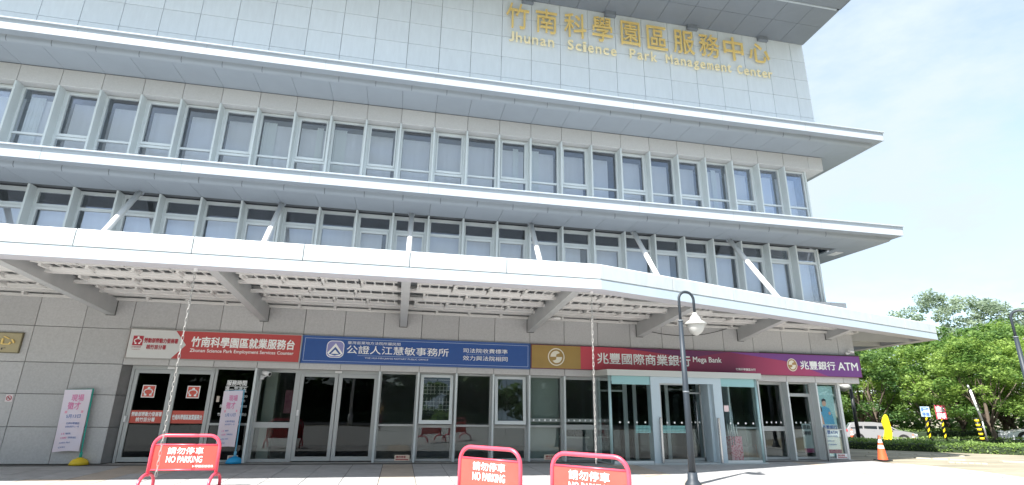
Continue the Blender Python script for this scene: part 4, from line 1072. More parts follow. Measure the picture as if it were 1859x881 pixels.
# street lamps
def street_lamp(loc, label, rot=0):
    L = thing('street_lamp', label, 'street lamp', loc, rot, 'blue grey crook topped street lamps')
    R_ = .17; zt = 3.80-.17
    m_ = MB(); m_.tube([(0, 0, .0), (0, 0, 1.7), (0, 0, zt-.45)], [.072, .058, .045], 16); m_.build('pole', LAMPM, L)
    m_ = MB(); pts = [(0, 0, zt-.5), (0, 0, zt)]+[(R_-R_*math.cos(a), 0, zt+R_*math.sin(a)) for a in np.linspace(.2, math.pi, 14)]+[(2*R_, 0, zt-.30)]
    m_.tube(pts, .028, 12); m_.build('arm', LAMPM, L)
    m_ = MB(); m_.lathe([(0, .24), (.09, .23), (.10, .10), (.15, .03), (.16, .0), (0, .0)], (0, 0, 0), 16); m_.build('base_flange', LAMPM, L)
    m_ = MB(); m_.tube([(0, 0, zt-.47), (0, 0, zt-.44)], .052, 12); m_.tube([(0, 0, 1.72), (0, 0, 1.75)], .064, 12); m_.build('collar', mat('lamp_collar', (.16, .18, .20), .5, .0), L)
    zc = zt-.30
    m_ = MB(); m_.lathe([(.0, .03), (.045, .03), (.05, -.01), (.10, -.06), (.115, -.12), (.19, -.17), (.235, -.21), (.23, -.225), (.0, -.215)], (2*R_, 0, zc), 24); m_.build('lamp_shade', LAMPW, L)
    m_ = MB(); m_.lathe([(.19, -.222), (.185, -.27), (.13, -.38), (.05, -.44), (.0, -.455)], (2*R_, 0, zc), 24); m_.build('globe', LAMPG, L)
    return L
street_lamp((-6.78, -4.35, G), 'street lamp with a crook top standing in front of the bank doors')
street_lamp((2.02, -4.35, G), 'street lamp with a crook top at the right edge of the view', -.95)
L0 = (-15.3, -20.2, G)
L = thing('light_pole', 'tall pale light pole mirrored in the notary office doors', 'street lamp', L0)
m_ = MB(); m_.tube([(0, 0, 0), (0, 0, .7)], .16, 10); m_.tube([(0, 0, .7), (0, 0, 7.4)], [.10, .06], 10); m_.build('pole', WHITE, L)
m_ = MB(); m_.tube([(0, 0, 7.3), (-.5, 0, 7.6), (-1.5, 0, 7.7)], .045, 8); m_.build('arm', WHITE, L)
m_ = MB(); m_.box(-2.1, -1.4, -.14, .14, 7.64, 7.76); m_.build('lamp_head', LAMPW, L)
# slim black lamp post by the car park
L0 = (10.83, 10.23, gz(10.83, 10.23))
L = thing('black_lamp_post', 'slim black lamp post with a pale shade just right of the building corner', 'street lamp', L0)
m_ = MB(); m_.tube([(0, 0, 0), (0, 0, 2.95)], [.10, .07], 10); m_.build('pole', BLACK, L)
m_ = MB(); m_.tube([(0, 0, 2.95), (-.1, 0, 3.2), (-.35, 0, 3.2), (-.45, 0, 2.9)], .05, 8); m_.build('arm', BLACK, L)
m_ = MB(); m_.lathe([(.05, 0), (.30, -.12), (.36, -.22), (.30, -.34), (.0, -.48)], (-.45, 0, 2.95), 16); m_.build('lamp_shade', LAMPW, L)

# flag banners
def flag(loc, label, basem, polem, w, h, zb, lean, rot=0):
    b = thing('flag_banner', label, 'banner', loc, rot, 'upright fabric banners on weighted bases')
    m_ = MB(); m_.lathe([(0, .15), (.05, .15), (.07, .13), (.13, .11), (.17, .06), (.19, .0), (0, .0)], (0, 0, 0), 20); m_.build('base', basem, b)
    m_ = MB(); m_.tube([(0, 0, .13), (lean*.2, 0, zb+.1), (lean, 0, zb+h+.02)], .016, 8); m_.tube([(lean, 0, zb+h+.01), (lean-w, 0, zb+h-.02)], .010, 6); m_.tube([(0, 0, .15), (0, 0, .26)], .03, 8); m_.build('pole', polem, b)
    m_ = MB(); nx, nz = 6, 10
    def P(u, v):   # u: 0 left..1 right, v: 0 bottom..1 top
        return (lean*(.25+.75*v)-.02-w+w*u-(1-v)*.0, -.03+.02*math.sin(u*5+v*3), zb+h*v+(-.02)*(1-u)+(.0 if v > .5 else .02*math.sin(u*3)))
    for i in range(nx+1):
        for j in range(nz+1): m_.v.append(P(i/nx, j/nz))
    for i in range(nx):
        for j in range(nz): a = i*(nz+1)+j; m_.f.append([a, a+nz+1, a+nz+2, a+1]); m_.sm.append(True)
    m_.build('cloth', BANN, b)
    def tx(m, s, u0, v0, u1, v1, bold=.02):
        v, f = text_geo(s, min(bold, .006), 0)
        m.add([(lambda q: (q[0], q[1]-.006, q[2]))(P(u0+(u1-u0)*p[0], v0+(v1-v0)*p[1])) for p in v], f)
    t = MB(); tx(t, '現場', .34, .81, .78, .92, .03); tx(t, '徵才', .24, .67, .72, .80, .04); t.build('lettering', LETP, b)
    t = MB()
    q = [P(.17, .615), P(.86, .615), P(.86, .655), P(.17, .655)]; t.add([(p[0], p[1]-.008, p[2]) for p in q], [(0, 1, 2, 3)]); t.build('banner_stripe', PINK, b)
    t = MB(); tx(t, '5月13日', .26, .535, .80, .595, .02); tx(t, '竹南科學園區', .30, .42, .82, .455, .01); tx(t, '管理局服務中心一樓', .30, .37, .82, .40, .0); tx(t, '職缺數', .36, .26, .56, .29, .02); tx(t, '現場媒合面試', .48, .195, .80, .225, .01); tx(t, '主辦單位 勞動部', .18, .12, .60, .145, .0); tx(t, '協辦單位', .18, .05, .44, .075, .0); t.build('lettering', LETB, b)
    t = MB(); tx(t, '15', .20, .26, .32, .29, .02); tx(t, '1500', .20, .195, .42, .225, .02); t.build('lettering', LETP, b)
    return b
flag((-19.37, -.12, G), 'pale pink and blue flag banner on a yellow base against the stone wall', YELB, GREENP, .54, 1.34, .28, -.06)
flag((-16.20, .05, G), 'pale pink and blue flag banner on a blue base beside the left glass doors', BLUB, mat('pole_blue', (.20, .52, .72), .5), .43, 1.30, .36, -.02)

# cones
def cone(loc, s, label):
    c = thing('traffic_cone', label, 'traffic cone', loc, 0, 'orange traffic cones')
    m_ = MB(); m_.box(-.17*s, .17*s, -.17*s, .17*s, 0, .03*s); m_.build('base', BLACK if s > .8 else CONE, c)
    m_ = MB(); m_.lathe([(.135*s, .03*s), (.128*s, .06*s), (.088*s, .34*s)], (0, 0, 0), 18); m_.lathe([(.070*s, .43*s), (.062*s, .50*s)], (0, 0, 0), 18); m_.lathe([(.042*s, .60*s), (.035*s, .70*s), (.0, .70*s)], (0, 0, 0), 18); m_.build('body', CONE, c)
    m_ = MB(); m_.lathe([(.089*s, .34*s), (.071*s, .43*s)], (0, 0, 0), 18); m_.lathe([(.063*s, .50*s), (.043*s, .60*s)], (0, 0, 0), 18); m_.build('reflective_band', CONEW, c)
cone((1.74, -.2, G), 1.0, 'large orange and white traffic cone on the paving by the building corner')
cone((17.6, 13.4, gz(17.6, 13.4)-.1), .95, 'small orange cone behind the hedge, right of the silver car')
cone((12.0, 11.9, gz(12, 11.9)), .85, 'small orange cone behind the hedge beside the black lamp post')

# yellow curved board
L0 = (13.12, 10.75, -1.72)
yb = thing('yellow_board', 'tall bright yellow curved board on a low arm in front of the silver car', 'board', L0, -.3)
m_ = MB(); m_.prism([(-.16, .02), (.06, .0), (.17, .22), (.24, .45), (.25, .65), (.21, 1.0), (.16, 1.36), (.10, 1.45), (.03, 1.42), (-.08, 1.28), (-.17, 1.06), (-.15, .88), (-.09, .68), (-.13, .48), (-.21, .28), (-.22, .10)], 'y', -.04, .04); m_.build('board', YEL, yb)
m_ = MB(); m_.box(-.95, .05, -.03, .03, -.02, .04); m_.build('arm', YEL, yb)

# cars
def car(name, loc, rot, Lc, H, paint, suv, label):
    """unit: modules; length Lc along +x (front), height H"""
    c = thing(name, label, 'car', loc, rot)
    w = .80; gnd = .17*H/1.3; belt = H*.60
    if suv: side = [(0, .30), (.02, .62), (.05, .66), (.30, .68), (.62, .66), (.80, .62), (.95, .54), (1.0, .44), (1.0, .22), (.97, .14), (.03, .16)]; gh = [(.04, .66), (.10, .93), (.20, .985), (.45, 1.0), (.60, .95), (.76, .64)]
    else: side = [(0, .32), (.02, .62), (.12, .66), (.62, .62), (.82, .56), (.95, .46), (1.0, .34), (1.0, .20), (.97, .12), (.03, .14)]; gh = [(.10, .65), (.24, .93), (.40, 1.0), (.55, .96), (.74, .60)]
    def loft(poly, yw, inset, nm, m, zmid=None):
        m_ = MB(); n_ = len(poly); rings = []
        ysec = [(-yw, inset), (-yw*.94, 0), (yw*.94, 0), (yw, inset)]
        cxp = sum(p[0] for p in poly)/n_; czp = sum(p[1] for p in poly)/n_
        for (yy, ins) in ysec:
            rings.append([((px+(cxp-px)*ins-.5)*Lc, yy, (pz+(czp-pz)*ins)*H) for (px, pz) in poly])
        for r_ in rings: m_.v += r_
        for i in range(3):
            for k in range(n_): m_.f.append([i*n_+k, i*n_+(k+1) % n_, (i+1)*n_+(k+1) % n_, (i+1)*n_+k]); m_.sm.append(False)
        m_.f.append(list(range(n_))[::-1]); m_.f.append(list(range(3*n_, 4*n_))); m_.sm += [False, False]
        return m_.build(nm, m, c)
    loft(side, w, .04, 'body', paint)
    loft(gh, w*.86, .06, 'cabin', paint)
    gl = [(p[0]*.93+.030, .64+(p[1]-.64)*.80) for p in gh]
    m_ = MB()
    for sg in (-1, 1):
        # side glass in three pieces with pillars between
        x0 = gl[0][0]; x1 = gl[-1][0]
        def top(x):
            for i in range(len(gl)-1):
                if gl[i][0] <= x <= gl[i+1][0]:
                    t_ = (x-gl[i][0])/(gl[i+1][0]-gl[i][0]); return gl[i][1]+(gl[i+1][1]-gl[i][1])*t_
            return .65
        cuts = [x0+.03, x0+(x1-x0)*.30, x0+(x1-x0)*.33, x0+(x1-x0)*.60, x0+(x1-x0)*.63, x1-.02]
        for a_, b_2 in ((0, 1), (2, 3), (4, 5)):
            xa, xb = cuts[a_], cuts[b_2]; xm = (xa+xb)/2; yy = sg*w*.868
            vs = [((xa-.5)*Lc, yy, .665*H), ((xb-.5)*Lc, yy, .665*H), ((xb-.5)*Lc, yy*.985, top(xb)*H), ((xm-.5)*Lc, yy*.985, top(xm)*H), ((xa-.5)*Lc, yy*.985, top(xa)*H)]
            m_.add(vs, [(0, 1, 2, 3, 4) if sg < 0 else (4, 3, 2, 1, 0)])
    m_.build('side_window', CARG, c)
    m_ = MB(); q0, q1 = gh[-2], gh[-1]; m_.add([((q1[0]-.5)*Lc+.012, -w*.74, q1[1]*H+.02), ((q1[0]-.5)*Lc+.012, w*.74, q1[1]*H+.02), ((q0[0]-.5)*Lc+.012, w*.66, q0[1]*H-.02), ((q0[0]-.5)*Lc+.012, -w*.66, q0[1]*H-.02)], [(0, 1, 2, 3)]); m_.build('windscreen', CARG, c)
    m_ = MB(); q0, q1 = gh[1], gh[0]; m_.add([((q1[0]-.5)*Lc-.012, w*.7, q1[1]*H+.02), ((q1[0]-.5)*Lc-.012, -w*.7, q1[1]*H+.02), ((q0[0]-.5)*Lc-.012, -w*.62, q0[1]*H-.02), ((q0[0]-.5)*Lc-.012, w*.62, q0[1]*H-.02)], [(0, 1, 2, 3)]); m_.build('rear_window', CARG, c)
    R_ = H*(.215 if suv else .24)
    for fx in (.19, .81):
        for sg in (-1, 1):
            m_ = MB(); cx = (fx-.5)*Lc; y0, y1 = sg*w*.78, sg*w*1.005
            for (ra, rb, ya, yb2, nm, mm) in ((0, R_, y0, y1, 'wheel', TYRE),):
                n_ = 20; o = 0
                for (rr, yy) in ((0.01, y0), (R_, y0), (R_, y1), (R_*.62, y1), (R_*.60, y1-sg*.02), (.01, y1-sg*.02)):
                    for k in range(n_): a = 2*math.pi*k/n_; m_.v.append((cx+rr*math.cos(a), yy, R_+rr*math.sin(a)))
                for i in range(5):
                    for k in range(n_): m_.f.append([i*n_+k, i*n_+(k+1) % n_, (i+1)*n_+(k+1) % n_, (i+1)*n_+k]); m_.sm.append(False)
            wh = m_.build('wheel', TYRE, c)
            m_ = MB()
            for k in range(5):
                a = 2*math.pi*k/5; d = Vector((math.cos(a), 0, math.sin(a))); s_ = Vector((-math.sin(a), 0, math.cos(a)))*R_*.11
                b0 = Vector((cx, y1-sg*.008, R_)); m_.add([b0-s_, b0+s_, b0+d*R_*.6+s_*.8, b0+d*R_*.6-s_*.8], [(0, 1, 2, 3)])
            m_.build('rim', RIM, wh)
            m_ = MB(); n_ = 16; o = len(m_.v)
            for rr in (R_*1.0, R_*1.16):
                for k in range(n_+1): a = math.pi*k/n_; m_.v.append((cx+rr*math.cos(a), sg*w*1.002, R_+rr*math.sin(a)))
            for k in range(n_): m_.f.append([k, k+1, n_+2+k, n_+1+k]); m_.sm.append(False)
            m_.build('wheel_arch', TYRE, c)
    for sg in (-1, 1):
        m_ = MB(); m_.box(-.5*Lc-.01, -.5*Lc+.16, sg*w*.985-.03, sg*w*.985+.03, .52*H, .64*H); m_.build('tail_light', TAIL, c)
        m_ = MB(); m_.box(.43*Lc, .492*Lc, sg*w*.93-.05, sg*w*.93+.03, .43*H, .50*H); m_.build('headlight', HEADL, c)
        m_ = MB(); m_.box(.14*Lc, .17*Lc, sg*w*1.0-.02, sg*w*1.0+.10*sg+.02, .64*H, .71*H); m_.build('mirror', paint, c)
        m_ = MB()
        for fx in (.40, .56): m_.box((fx-.5)*Lc, (fx-.5)*Lc+.10, sg*w*.985-.012, sg*w*.985+.012, .56*H, .575*H)
        m_.build('door_handle', BLACK, c)
    return c
sv = (17.1, 15.3)
car('parked_suv', (sv[0], sv[1], -2.0), math.radians(-38), 3.75, 1.20, CARS, True, 'silver grey sport utility car parked beyond the hedge behind the yellow board')
car('parked_car', (15.0, 17.3, -1.98), math.radians(-40), 3.4, 1.10, CARS, True, 'silver car mostly hidden behind the corner of the building, left of the other silver car')
car('parked_car', (22.0, 9.35, -1.67), math.radians(142), 3.9, 1.22, CARW, False, 'white car at the right edge beyond the hedge with its bonnet towards the trees')

# sign posts
def signpost(loc, h, sw, sh_, face, letm, label, rot, text):
    s_ = thing('parking_sign', label, 'sign', loc, rot)
    m_ = MB(); m_.tube([(0, 0, 0), (0, 0, h)], .045, 8); m_.build('post', BLACK, s_)
    m_ = MB()
    for i in range(4):
        z0 = .12+i*.30; m_.add([(.052*math.cos(a)*1.0, .052*math.sin(a), z0+.07*math.cos(a)) for a in np.linspace(0, 2*math.pi, 10, endpoint=False)]+[(.052*math.cos(a), .052*math.sin(a), z0+.14+.07*math.cos(a)) for a in np.linspace(0, 2*math.pi, 10, endpoint=False)], [(k, (k+1) % 10, 10+(k+1) % 10, 10+k) for k in range(10)])
    m_.build('yellow_stripes', YEL, s_)
    m_ = MB(); m_.box(-sw/2, sw/2, -.06, -.045, h-sh_, h+.02); m_.build('sign_face', face, s_)
    t = MB()
    for i, tx_ in enumerate(text): put_text(t, tx_, -sw*.40, h-sh_*(i+1)/len(text)+.03, sw*.40, h-sh_*i/len(text)-.03, -.062, .02)
    t.build('lettering', letm, s_)
signpost((16.62, 11.45, -1.55), 1.70, .42, .52, mat('sign_pale_blue', (.42, .55, .66), .5), LETB, 'small pale blue sign on a black and yellow striped post before the trees', -.7, ('P', '停車'))
signpost((17.08, 10.95, -1.54), 1.78, .46, .72, mat('sign_red_field', (.72, .08, .12), .5), LET, 'red sign with white characters on a black and yellow striped post', -.7, ('禁止', '停車'))
L0 = (17.35, 9.2, -1.52)
sp = thing('striped_post', 'short leaning yellow and black striped post beside the thick dark trunk', 'post', L0)
m_ = MB(); m_.tube([(.0, 0, 0), (-.12, 0, 1.15)], .09, 10); m_.build('post', BLACK, sp)
m_ = MB()
for i in range(5): z0 = .08+i*.22; m_.tube([(-.12*z0/1.15, 0, z0), (-.12*(z0+.11)/1.15, 0, z0+.11)], .095, 10)
m_.build('yellow_bands', YEL, sp)
L0 = (17.05, 9.05, -1.5)
wt = thing('white_tube_post', 'slanting white tube standing against the thick dark trunk', 'post', L0)
m_ = MB(); m_.tube([(.35, 0, 1.0), (.02, 0, 2.55)], .055, 8); m_.build('tube', WHITE, wt)
m_ = MB(); m_.tube([(.0, 0, 2.55), (-.06, 0, 2.78)], .05, 8); m_.build('cap', RIM, wt); MB().tube([(.40, 0, .0), (.35, 0, 1.0)], .04, 8).build('foot_pipe', RIM, wt)

# =====================================================================
# VEGETATION
# =====================================================================
rng = np.random.default_rng(11)
def leaf_mesh(name, centers, radii, nper, size, m, flat_=.55, seed=0, aspect=.6):
    r = np.random.default_rng(seed); P0 = []; T = []
    for c, R in zip(centers, radii):
        n_ = int(nper*(R**1.6)); d = r.normal(size=(n_, 3)); d /= np.linalg.norm(d, axis=1)[:, None]
        rad = R*(r.random(n_)**.38); p = np.array(c)+d*rad[:, None]*np.array([1, 1, flat_]); P0.append(p)
        T.append(np.clip(.5+.35*r.normal()+.18*r.normal(size=n_), 0, 1))
    P0 = np.concatenate(P0); T = np.concatenate(T); n_ = len(P0)
    nrm = r.normal(size=(n_, 3)); nrm[:, 2] = np.abs(nrm[:, 2])+.95; nrm /= np.linalg.norm(nrm, axis=1)[:, None]
    a = r.normal(size=(n_, 3)); u = np.cross(nrm, a); u /= np.linalg.norm(u, axis=1)[:, None]; v = np.cross(nrm, u)
    s_ = size*(.6+.8*r.random(n_))[:, None]
    V = np.stack([P0-u*s_, P0+v*s_*aspect, P0+u*s_, P0-v*s_*aspect], 1).reshape(-1, 3)*S
    me = bpy.data.meshes.new(name); me.vertices.add(4*n_); me.vertices.foreach_set('co', V.ravel())
    me.loops.add(4*n_); me.loops.foreach_set('vertex_index', np.arange(4*n_, dtype=np.int32))
    me.polygons.add(n_); me.polygons.foreach_set('loop_start', np.arange(0, 4*n_, 4, dtype=np.int32)); me.polygons.foreach_set('loop_total', np.full(n_, 4, dtype=np.int32))
    at_ = me.attributes.new('leaf_tint', 'FLOAT', 'FACE'); at_.data.foreach_set('value', T.astype(np.float32))
    me.update(); me.materials.append(m); return me
def make_tree(kind, seed):
    """returns (trunk mesh, crown mesh); base at origin, height ~ 5.2 (front) in modules"""
    r = random.Random(seed); tr = MB(); cs = []; rs = []
    if kind == 'front':  H = 6.3; W = 3.0; z0 = 1.35; nb = 58; trunk = .15
    elif kind == 'light': H = 6.0; W = 2.7; z0 = 1.4; nb = 50; trunk = .10
    else: H = 10.5; W = 3.9; z0 = 2.4; nb = 64; trunk = .2
    base = [(0, 0, -.3), (r.uniform(-.08, .08), r.uniform(-.08, .08), z0*.5), (r.uniform(-.15, .15), r.uniform(-.15, .15), z0), (r.uniform(-.25, .25), r.uniform(-.25, .25), H*.62)]
    tr.tube(base, [trunk, trunk*.85, trunk*.7, trunk*.35], 9)
    for i in range(7):
        a = i*6.28/7+r.uniform(-.4, .4); zz = z0*r.uniform(.55, 1.1); L = W*r.uniform(.5, .85)
        p0 = Vector((base[2][0], base[2][1], 0))*(zz/z0); p0.z = zz
        p1 = p0+Vector((math.cos(a)*L*.45, math.sin(a)*L*.45, (H-z0)*.28)); p2_ = p0+Vector((math.cos(a)*L, math.sin(a)*L, (H-z0)*r.uniform(.45, .65)))
        tr.tube([p0, p1, p2_], [trunk*.5, trunk*.33, trunk*.12], 7)
        p3 = p1+Vector((r.uniform(-.5, .5), r.uniform(-.5, .5), (H-z0)*.35)); tr.tube([p1, p1.lerp(p3, .5)+Vector((.08, 0, 0)), p3], [trunk*.26, trunk*.18, trunk*.07], 6)
    for i in range(nb):
        t_ = (i+.5)/nb; zz = z0+.25+(H-z0-.3)*t_; prof = math.sin(math.pi*min(1, .22+.72*t_))**.7
        a = r.uniform(0, 6.28); rad = W*prof*(r.uniform(.25, 1.0)**.6)
        cs.append((rad*math.cos(a), rad*math.sin(a), zz+r.uniform(-.25, .25))); rs.append(r.uniform(.48, .92)*(.95 if kind == 'tall' else 1))
    trm = tr.mesh('trunk'); return trm, cs, rs
TREES = {}
def tree_proto(key, kind, seed, leafm, barkm, nper, size, flat_=.5):
    trm, cs, rs = make_tree(kind, seed); trm.materials.append(barkm)
    TREES[key] = (trm, leaf_mesh('crown', cs, rs, nper, size, leafm, flat_, seed))
tree_proto('a1', 'front', 1, LEAF_A, BARK, 300, .092); tree_proto('a2', 'front', 2, LEAF_B, BARK, 300, .092)
tree_proto('a3', 'light', 3, LEAF_A, BARKP, 280, .088); tree_proto('p1', 'tall', 4, LEAF_P, BARKP, 260, .12, .7); tree_proto('p2', 'tall', 8, LEAF_P, BARKP, 230, .12, .6)
tree_proto('b1', 'front', 6, LEAF_B, BARK, 150, .17)
def put_tree(key, x, y, s_, rot, label, group, sz=None, z=None):
    t = thing('tree', label, 'tree', (x, y, gz(x, y) if z is None else z), rot, group); t.scale = (s_, s_, sz or s_)
    tr, cr_ = TREES[key]; a = link('trunk', tr, t, (0, 0, 0)); b = link('crown', cr_, t, (0, 0, 0)); return t
GR = 'green trees in the row beyond the car park'
front = [
 ('a1', 20.7, 20.2, 1.0, .3, 'leafy green tree next to the building corner, left end of the tree row'),
 ('a2', 19.3, 17.7, .92, 1.9, 'tree with branching dark trunk behind the silver car'),
 ('a3', 22.4, 16.7, .98, 2.7, 'bright green tree behind the pale blue sign'),
 ('a1', 21.6, 13.6, .98, 4.2, 'bright green tree with pale slim trunk behind the red sign'),
 ('a2', 23.6, 12.2, 1.02, 5.1, 'tall dark green tree right of the red sign'),
 ('a1', 19.0, 9.9, .88, 2.2, 'tree with a thick dark trunk beside the short striped post'),
 ('a3', 22.6, 9.6, .95, .9, 'tree with forked pale trunk left of the white car'),
 ('a2', 23.9, 7.9, 1.0, 3.3, 'dense green tree behind the white car at the right edge'),
]
for a in front: put_tree(*a[:5], a[5], GR)
GR2 = 'second rank of trees behind the front row'
for i, (k, x, y, s_, ro_, lab) in enumerate([
 ('a2', 25.5, 22.4, 1.08, 1.0, 'dark tree in the second rank behind the left end of the row'),
 ('a1', 27.0, 19.2, 1.18, 2.0, 'yellowish green tree top rising just right of the canopy tip'),
 ('a1', 28.2, 16.2, 1.24, 3.6, 'highest bright green crown in the middle of the tree row'),
 ('a2', 29.0, 13.2, 1.15, 4.4, 'green crown in the second rank right of the highest bright crown'),
 ('a1', 28.5, 10.2, 1.10, .5, 'green crown in the second rank above the white car'),
 ('a2', 23.5, 25.8, 1.05, 2.5, 'small green crown peeping above the canopy left of its tip')]):
    put_tree(k, x, y, s_, ro_, lab, GR2)
GR3 = 'tall pale trees rising behind the green row'
for i, (k, x, y, s_, ro_, lab, sz) in enumerate([
 ('p1', 44.6, 34.0, 1.15, .2, 'tallest pale hazy tree against the sky, leftmost of the pale trees', 1.36),
 ('p2', 46.6, 31.8, 1.15, 1.7, 'pale airy tree second from the left against the sky', 1.30),
 ('p1', 47.6, 29.0, 1.15, 3.0, 'pale airy tree left of the crook of the right lamp', 1.24),
 ('p2', 48.6, 26.0, 1.2, 4.6, 'pale airy tree behind the crook of the right lamp', 1.14)]):
    put_tree(k, x, y, s_, ro_, lab, GR3, sz)
# woodland understorey, nobody could count it
cs = []; rs = []
r = random.Random(3)
for i in range(150):
    t_ = r.random(); x = 20+(34-20)*t_+r.uniform(-1.5, 4); y = 27-(27-6)*t_+r.uniform(-1.0, 4); cs.append((x, y, gz(x, y)+EYE+r.uniform(.1, 1.4)+.2)); rs.append(r.uniform(.6, 1.1))
me = leaf_mesh('woodland', [(c[0]+2.2, c[1]+2.2, c[2]) for c in cs], rs, 110, .15, LEAF_B, .8, 5)
o = link('understorey', me, None, (0, 0, -EYE)); o['kind'] = 'stuff'
# hedges
def hedge(pts, w, h, label, seed, dens=430, grp='clipped hedges along the car park'):
    """pts = centre line"""
    a = Vector(pts[0]); b = Vector(pts[1]); d = (b-a); L = d.length; d.normalize(); nn = Vector((-d.y, d.x))
    mid = a.lerp(b, .5); L0 = (mid.x, mid.y, gz(mid.x, mid.y)); H_ = thing('hedge', label, 'hedge', L0, 0, grp)
    m_ = MB(); n_ = 24; r = random.Random(seed)
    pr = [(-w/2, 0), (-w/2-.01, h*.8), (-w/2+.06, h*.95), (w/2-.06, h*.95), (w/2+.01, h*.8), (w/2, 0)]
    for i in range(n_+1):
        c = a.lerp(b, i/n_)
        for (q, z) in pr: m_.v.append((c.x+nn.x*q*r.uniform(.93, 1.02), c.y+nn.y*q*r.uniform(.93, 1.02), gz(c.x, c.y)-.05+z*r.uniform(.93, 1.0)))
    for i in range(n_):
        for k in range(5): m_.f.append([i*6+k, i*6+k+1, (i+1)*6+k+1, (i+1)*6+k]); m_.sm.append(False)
    m_.build('shade_core', mat('hedge_inner_shade', (.03, .05, .02), .95), H_, L0)  # near-black box under the leaves, its colour stands for inner shade
    rr = np.random.default_rng(seed); N = int(dens*L*(w+2*h)); s_ = rr.random(N)*L; q = rr.random(N)*(w+2*h)
    off_ = np.where(q < h, -w/2, np.where(q < h+w, q-h-w/2, w/2))+rr.normal(size=N)*.025; zz = np.where(q < h, q, np.where(q < h+w, h, h-(q-h-w)))+rr.normal(size=N)*.03+.03*np.sin(s_*3.1)
    P = np.stack([a.x+d.x*s_+nn.x*off_, a.y+d.y*s_+nn.y*off_, zz], 1)
    P[:, 2] += np.array([gz(p[0], p[1]) for p in P[::40]]).repeat(40)[:N] if N % 40 == 0 else np.interp(s_, np.linspace(0, L, 30), [gz(a.x+d.x*t, a.y+d.y*t) for t in np.linspace(0, L, 30)])
    nrm = rr.normal(size=(N, 3)); nrm[:, 2] += 1.0; nrm /= np.linalg.norm(nrm, axis=1)[:, None]
    u = np.cross(nrm, rr.normal(size=(N, 3))); u /= np.linalg.norm(u, axis=1)[:, None]; v = np.cross(nrm, u); sz = .042*(.6+.8*rr.random(N))[:, None]
    P = P-np.array(L0)
    V = np.stack([P-u*sz, P+v*sz*.6, P+u*sz, P-v*sz*.6], 1).reshape(-1, 3)*S
    me = bpy.data.meshes.new('leaves'); me.vertices.add(4*N); me.vertices.foreach_set('co', V.ravel()); me.loops.add(4*N); me.loops.foreach_set('vertex_index', np.arange(4*N, dtype=np.int32))
    me.polygons.add(N); me.polygons.foreach_set('loop_start', np.arange(0, 4*N, 4, dtype=np.int32)); me.polygons.foreach_set('loop_total', np.full(N, 4, dtype=np.int32))
    at_ = me.attributes.new('leaf_tint', 'FLOAT', 'FACE'); at_.data.foreach_set('value', rr.random(N).astype(np.float32)); me.update(); me.materials.append(LEAF_H)
    link('leaves', me, H_, (0, 0, 0))
hedge([(3.9, 6.5), (14.0, 1.15)], 1.1, .33, 'near clipped hedge bordering the tan paving', 1)
hedge([(6.0, 8.3), (17.8, 2.4)], .7, .25, 'second clipped hedge directly behind the near one', 2, 380)
hedge([(16.0, 14.2), (21.0, 7.6)], .8, .34, 'low hedge beneath the two sign posts', 3, 150)
hedge([(19.4, 16.4), (25.0, 9.0)], 1.0, .7, 'dark hedge at the foot of the tree row', 4, 110)
# trees and hedge across the road, mirrored in the glass
GR4 = 'trees across the road behind the viewer'
for i, x in enumerate(range(-46, 34, 5)):
    put_tree('b1', x+((i*37) % 5)*.6, -32-((i*13) % 4), 1.4+.12*((i*7) % 3), i*1.3, 'dark tree across the road, mirrored only in the ground floor glass', GR4)
hedge([(-45, -28.3), (30, -28.3)], 1.2, .8, 'long low hedge along the far side of the road, mirrored in the glass', 7, 12, None)
hedge([(-48, -37.0), (33, -37.0)], 2.5, 3.2, 'tall dark belt of shrubs behind the far hedge, mirrored in the glass', 8, 8, None)

# =====================================================================
# THE PERSON MIRRORED IN THE GLASS (standing just behind the camera)
# =====================================================================
def skin_body(name, verts, edges, radii, m, parent, sub=2):
    me = bpy.data.meshes.new(name); me.from_pydata([tuple(c*S for c in v) for v in verts], edges, []); o = bpy.data.objects.new(name, me); COL.objects.link(o)
    sk = o.modifiers.new('skin', 'SKIN')
    for i, r_ in enumerate(radii): me.skin_vertices[0].data[i].radius = (r_*S, r_*S)
    me.skin_vertices[0].data[0].use_root = True
    ss = o.modifiers.new('sub', 'SUBSURF'); ss.levels = sub; ss.render_levels = sub
    dg = bpy.context.evaluated_depsgraph_get(); me2 = bpy.data.meshes.new_from_object(o.evaluated_get(dg)); bpy.data.objects.remove(o)
    me2.name = name; me2.materials.clear(); me2.materials.append(m)
    me2.polygons.foreach_set('use_smooth', [True]*len(me2.polygons))
    return link(name, me2, parent, (0, 0, 0))
pr_ = thing('person', 'person in a mustard top, long maroon skirt and pale hat, mirrored in the window glass', 'person', (-13.45, -15.15, G))
V = [(0, 0, .80), (0, 0, 1.0), (0, 0, 1.18), (0, .01, 1.28), (0, .02, 1.38), (0, .015, 1.46),
     (.16, 0, 1.17), (.22, .08, .98), (.10, .26, 1.12), (-.16, 0, 1.17), (-.22, .08, .98), (-.10, .26, 1.12),
     (.08, 0, .72), (.09, .02, .40), (.09, 0, .06), (.09, .12, .03), (-.08, 0, .72), (-.09, .02, .40), (-.09, 0, .06), (-.09, .12, .03)]
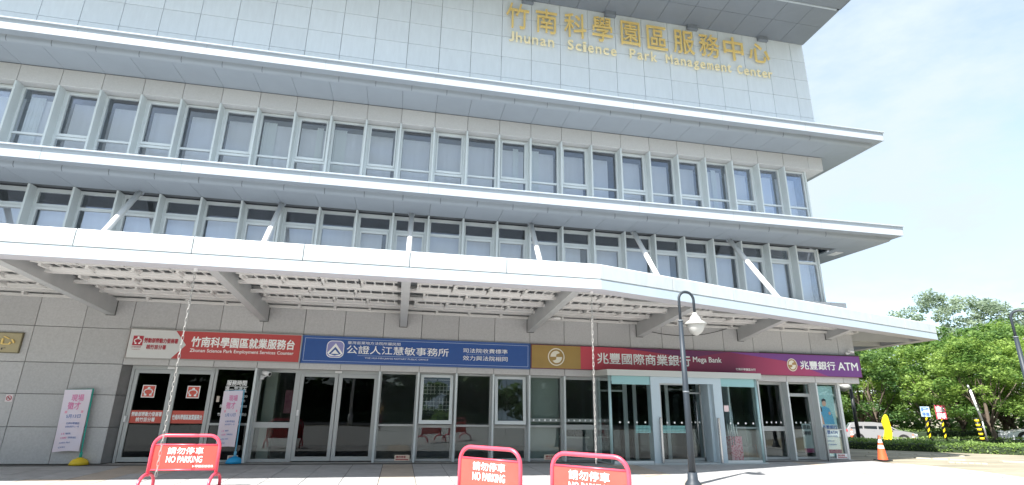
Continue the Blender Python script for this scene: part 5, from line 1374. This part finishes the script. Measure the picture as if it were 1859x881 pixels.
Ed = [(0, 1), (1, 2), (2, 3), (3, 4), (4, 5), (2, 6), (6, 7), (7, 8), (2, 9), (9, 10), (10, 11), (0, 12), (12, 13), (13, 14), (14, 15), (0, 16), (16, 17), (17, 18), (18, 19)]
Rd = [.11, .10, .10, .045, .085, .07, .05, .038, .03, .05, .038, .03, .08, .055, .035, .03, .08, .055, .035, .03]
body = skin_body('body', V, Ed, Rd, SKIN, pr_)
for hx in (.08, -.08):
    for i, (dx, l_) in enumerate(((-.022, .07), (-.007, .08), (.008, .075), (.022, .06))):
        m_ = MB(); m_.tube([(hx+dx, .28, 1.13), (hx+dx*.9, .28+l_*.5, 1.15), (hx+dx*.7, .28+l_*.7, 1.19)], [.009, .008, .006], 6); m_.build('finger', SKIN, pr_)
    m_ = MB(); m_.tube([(hx*.7, .27, 1.12), (hx*.45, .30, 1.15)], [.010, .007], 6); m_.build('thumb', SKIN, pr_)
skin_body('top', [(0, 0, .82), (0, 0, 1.0), (0, 0, 1.17), (0, .005, 1.23), (.16, 0, 1.165), (.21, .05, 1.03), (-.16, 0, 1.165), (-.21, .05, 1.03)], [(0, 1), (1, 2), (2, 3), (2, 4), (4, 5), (2, 6), (6, 7)], [.13, .12, .125, .055, .068, .055, .068, .055], YSHIRT, pr_)
m_ = MB(); n_ = 28
pf = [(.125, .88), (.15, .75), (.17, .5), (.21, .22), (.215, .18)]
for (rr, z) in pf:
    for k in range(n_): a = 2*math.pi*k/n_; m_.v.append((rr*(1+.05*math.sin(7*a)*(1-z))*math.cos(a), rr*.8*(1+.05*math.sin(7*a)*(1-z))*math.sin(a), z))
for i in range(len(pf)-1):
    for k in range(n_): m_.f.append([i*n_+k, i*n_+(k+1) % n_, (i+1)*n_+(k+1) % n_, (i+1)*n_+k]); m_.sm.append(True)
m_.build('skirt', SKIRT, pr_)
m_ = MB(); m_.lathe([(.15, .0), (.10, .02), (.088, .04), (.08, .10), (.05, .13), (0, .135)], (0, .01, 1.42), 20); m_.build('hat', HATM, pr_)
m_ = MB(); m_.box(-.035, .035, .37, .378, 1.14, 1.27); m_.build('phone', BLACK, pr_)
